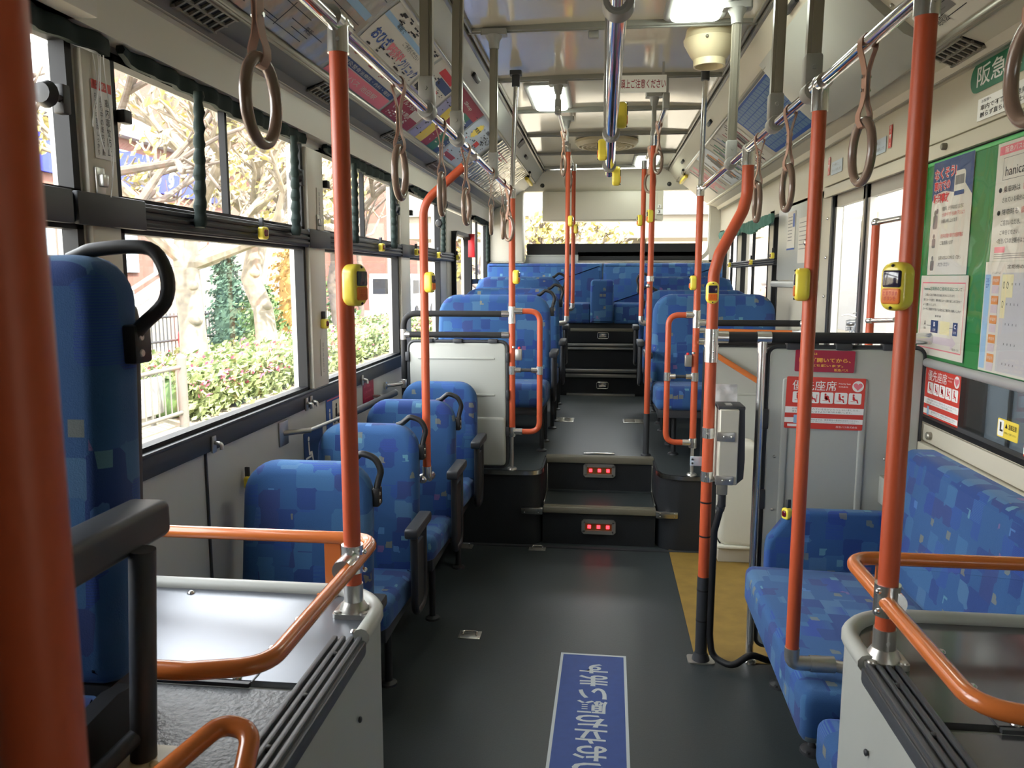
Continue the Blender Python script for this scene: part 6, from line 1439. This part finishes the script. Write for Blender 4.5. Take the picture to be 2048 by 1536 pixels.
# white van
T = thing('white_van', 'white van parked far down the street by the bent orange pole', 'van', (-8.4, 33, GZ))
m = MB(); prof = [(-2.2, .25), (2.3, .25), (2.35, .9), (2.0, 1.15), (1.5, 1.85), (-2.1, 1.9), (-2.25, .9)]; m.loft([[(-8.4 + w, 33 + y, GZ + z) for y, z in prof] for w in (-.86, .86)]); m.build('body', VANW, T)
m = MB()
for a, b_ in ((-1.9, -.9), (-.8, .3), (.4, 1.3)): m.box(-7.545, -7.53, 33 + a, 33 + b_, GZ + 1.1, GZ + 1.65)
m.box(-9.1, -7.7, 30.75, 30.85, GZ + 1.1, GZ + 1.7); m.build('windows', BLACKP, T)
for sx in (-.8, .8):
    for sy in (-1.4, 1.5): m = MB(); m.lathe([(.01, -.1), (.3, -.1), (.32, 0), (.3, .1), (.01, .1)], (-8.4 + sx, 33 + sy, GZ + .32), 18, 'x'); m.build('wheel', TYRE, T)
# behind the bus: cream footbridge, columns, far wall
T = thing('footbridge', 'cream footbridge crossing behind the rear window', 'bridge', (0, 24, 2.4))
m = MB(); m.box(-6.8, 5.3, 27, 30, 2.75, 3.5); m.build('deck', BRIDGEC, T); m = MB(); m.box(-6.8, 5.3, 26.9, 27.0, 3.5, 4.6); m.build('parapet', WHITEW, T); m = MB()
for x in (-5.5, 1.1, 4.2): m.cyl((x, 28.3, GZ), (x, 28.3, 2.8), .42, 18)
m.build('columns', BRIDGEC, T)
T = thing('street_column', 'thick white round column seen through the rear window corner', 'column', (2.75, 17.5, GZ)); m = MB(); m.cyl((2.75, 17.5, GZ), (2.75, 17.5, 4.2), .48, 24); m.build('shaft', WHITEW, T); m = MB(); m.lathe([(.48, 0), (.75, .3), (.75, .5)], (2.75, 17.5, 4.0), 20); m.build('capital', WHITEW, T)
T = thing('bridge_roof', 'white curved roof edge high outside the rear corner', 'roof', (5, 20, 4)); m = MB(); m.tube([(1.5, 15.2, 4.7), (4, 16, 5.0), (9, 16.5, 5.8)], .2, 10); m.box(1.2, 12, 15.5, 24, 5.4, 5.7); m.build('edge', WHITEW, T)
T = thing('far_building', 'cream building far behind the footbridge', 'building', (0, 60, GZ)); m = MB(); m.box(-30, 30, 60, 64, GZ, 5.0); m.build('walls', BRIDGEC, T)
# on the door side: pale building, white pier, bicycles, a person
T = thing('station_building', 'cream station wall along the door side outside', 'building', (9, 14, GZ))
m = MB(); m.box(8.2, 11, -6, 40, GZ, 3.4); m.box(5.2, 8.2, -6.2, -6, GZ, 3.3); m.box(4.6, 4.8, -6, 5.5, GZ, 3.3); m.build('walls', BRIDGEC, T); m = MB()  # unseen near wall by the front is added to cut side light
for k in range(9): m.box(8.1, 8.22, 1 + k * 3, 5.35 + k * 3, GZ, 3.2)
m.build('pilasters', WHITEW, T)
T = thing('sun_block_roof', 'unseen cream roof added on the door side to block the sun', 'roof', (4.5, 10, 3.3)); m = MB(); m.prism([(2.1, -6), (8.0, -6), (8.0, 9.5), (4.2, 9.5), (4.2, 12.5), (2.1, 12.5)], 'z', 3.35, 3.6); m.build('slab', BRIDGEC, T)  # unseen slab, added to block sun and dim the front door
T = thing('white_pier', 'broad white pier outside the glass middle door', 'pier', (4.9, 14, GZ)); m = MB(); m.box(4.80, 5.55, 14, 14.7, GZ, 3.8, .03); m.build('shaft', WHITEW, T)
def bicycle(x, y, rz, label):
    T = thing('bicycle', label, 'bicycle', (x, y, GZ), 'bicycles parked outside the door')
    c, s = math.cos(rz), math.sin(rz); M = Matrix.Translation((x, y, GZ)) @ Matrix.Rotation(rz, 4, 'Z')
    for wx_ in (-.52, .52):
        m = MB(); m.tube([(wx_ + .31 * math.cos(a), 0, .33 + .31 * math.sin(a)) for a in [2 * PI * k / 28 for k in range(28)]], .018, 8, closed=True); m.tf(M); w = m.build('tyre', TYRE, T)
        m = MB(); m.cyl((wx_, -.03, .33), (wx_, .03, .33), .03, 10)
        for k in range(12): a = 2 * PI * k / 12; m.cyl((wx_, 0, .33), (wx_ + .3 * math.cos(a), 0, .33 + .3 * math.sin(a)), .0025, 4)
        m.tf(M); m.build('spokes', STEEL, w)
    m = MB()
    for p, q in (((-.52, 0, .33), (-.08, 0, .30)), ((-.08, 0, .30), (-.2, 0, .78)), ((-.08, 0, .30), (.36, 0, .72)), ((-.16, 0, .62), (.34, 0, .80)), ((-.52, 0, .33), (-.18, 0, .70)), ((.36, 0, .92), (.52, 0, .33))): m.cyl(p, q, .017, 8)
    m.tf(M); m.build('frame', DARKG, T)
    m = MB(); m.tube([(.22, -.26, .98), (.34, -.15, 1.0), (.36, 0, .95), (.34, .15, 1.0), (.22, .26, .98)], .013, 8); m.tf(M); m.build('handlebar', STEEL, T)
    m = MB(); m.sphere((-.22, 0, .84), .1, 1.3, .8, .45); m.tf(M); m.build('saddle', BLACKP, T)
    m = MB()
    for k in range(5): m.tube([(.42 + a * .15, b_ * .17, .68 + k * .05) for a, b_ in ((-1, -1), (1, -1), (1, 1), (-1, 1))], .006, 5, closed=True)
    for a, b_ in ((-1, -1), (1, -1), (1, 1), (-1, 1), (0, -1), (0, 1)): m.cyl((.42 + a * .15, b_ * .17, .66), (.42 + a * .15, b_ * .17, .88), .005, 5)
    m.tf(M); m.build('basket', IRON, T)
bicycle(5.05, 16.6, 1.1, 'parked bicycle seen through the glass door, nearest the white pier'); bicycle(5.6, 17.6, 1.2, 'parked bicycle behind the first one, seen through the glass door'); bicycle(4.3, 19.0, .9, 'parked bicycle seen through the pane next to the grey panel'); bicycle(4.9, 20.6, 1.0, 'parked bicycle farthest back, seen past the grey panel')
# lattice glazing outside the dark window
T = thing('lattice_window', 'blue grey lattice glazing showing through the dark window under the timetable', 'lattice', (2.3, 4.9, .2)); m = MB(); m.box(2.3, 2.33, 4.05, 4.95, -.05, .95); m.build('glazing', WINB, T); m = MB()
for y in (4.05, 4.35, 4.65, 4.95): m.box(2.285, 2.30, y - .012, y + .012, -.05, .95)
for z in (-.05, .45, .95): m.box(2.285, 2.30, 4.05, 4.95, z - .012, z + .012)
m.build('bars', IRON, T); m = MB(); m.box(2.34, 2.42, 2.0, 5.9, GZ, 1.15); m.build('dark_wall', BACKSEAT, T)
# person standing outside
def person(x, y, label):
    T = thing('person', label, 'person', (x, y, GZ))
    import bmesh as _b
    me = bpy.data.meshes.new('body'); V = []; E_ = []; Rr = []
    def v(p, r): V.append(p); Rr.append(r); return len(V) - 1
    hip = v((0, 0, .92), .15); wa = v((0, 0, 1.08), .14); ch = v((0, .01, 1.28), .165); nk = v((0, 0, 1.45), .065); hd = v((0, -.02, 1.56), .09); tp = v((0, -.01, 1.68), .085)
    E_ += [(hip, wa), (wa, ch), (ch, nk), (nk, hd), (hd, tp)]
    for s in (-1, 1):
        sh = v((s * .18, 0, 1.38), .07); el = v((s * .24, .02, 1.10), .05); wr = v((s * .25, -.06, .86), .036); hn = v((s * .25, -.09, .77), .034); E_ += [(ch, sh), (sh, el), (el, wr), (wr, hn)]
        th_ = v((s * .095, 0, .80), .105); kn = v((s * .10, -.01, .48), .07); an = v((s * .10, .02, .09), .048); ft = v((s * .11, -.13, .04), .042); E_ += [(hip, th_), (th_, kn), (kn, an), (an, ft)]
    me.from_pydata([(x + p[0], y + p[1], GZ + p[2]) for p in V], E_, [])
    o = bpy.data.objects.new('body', me); COL.objects.link(o)
    sk = o.modifiers.new('skin', 'SKIN'); o.modifiers.new('sub', 'SUBSURF').levels = 2
    for i, r in enumerate(Rr): me.skin_vertices[0].data[i].radius = (r, r)
    me.skin_vertices[0].data[0].use_root = True
    dg = bpy.context.evaluated_depsgraph_get(); fin = bpy.data.meshes.new_from_object(o.evaluated_get(dg)); bpy.data.objects.remove(o)
    t = MB(); t.bm.from_mesh(fin); b = t.build('body', SKIN, T)
    for nm, mt_, z0, z1, off in (('shirt', SHIRT, .90, 1.43, .012), ('trousers', TROUS, .06, .96, .012)):
        t = MB(); t.bm.from_mesh(fin); t.bm.normal_update()
        dl = [f for f in t.bm.faces if not (z0 < f.calc_center_median().z - GZ < z1) or (nm == 'shirt' and f.calc_center_median().z - GZ < 1.0 and abs(f.calc_center_median().x - x) > .2) or (nm == 'trousers' and abs(f.calc_center_median().x - x) > .21)]
        bmesh.ops.delete(t.bm, geom=dl, context='FACES')
        for q in t.bm.verts: q.co += q.normal * off
        t.build(nm, mt_, T)
    t = MB(); t.sphere((x, y + .005, GZ + 1.70), .095, .92, 1.0, .75); t.build('hair', HAIRM, T)
    t = MB()
    for s in (-1, 1): t.sphere((x + s * .033, y - .098, GZ + 1.625), .010)
    t.build('eyes', BLACKP, T); t = MB(); t.sphere((x, y - .115, GZ + 1.595), .018, .7, 1, 1.3)
    for s in (-1, 1): t.sphere((x + s * .088, y, GZ + 1.60), .025, .4, .8, 1.2)
    t.build('nose_and_ears', SKIN, T); t = MB(); t.sphere((x, y - .098, GZ + 1.553), .022, 1.2, .4, .3); t.build('mouth', PINKINK, T)
    return T
person(2.25, 11.2, 'person in a pale shirt standing outside, seen through the rear side windows')
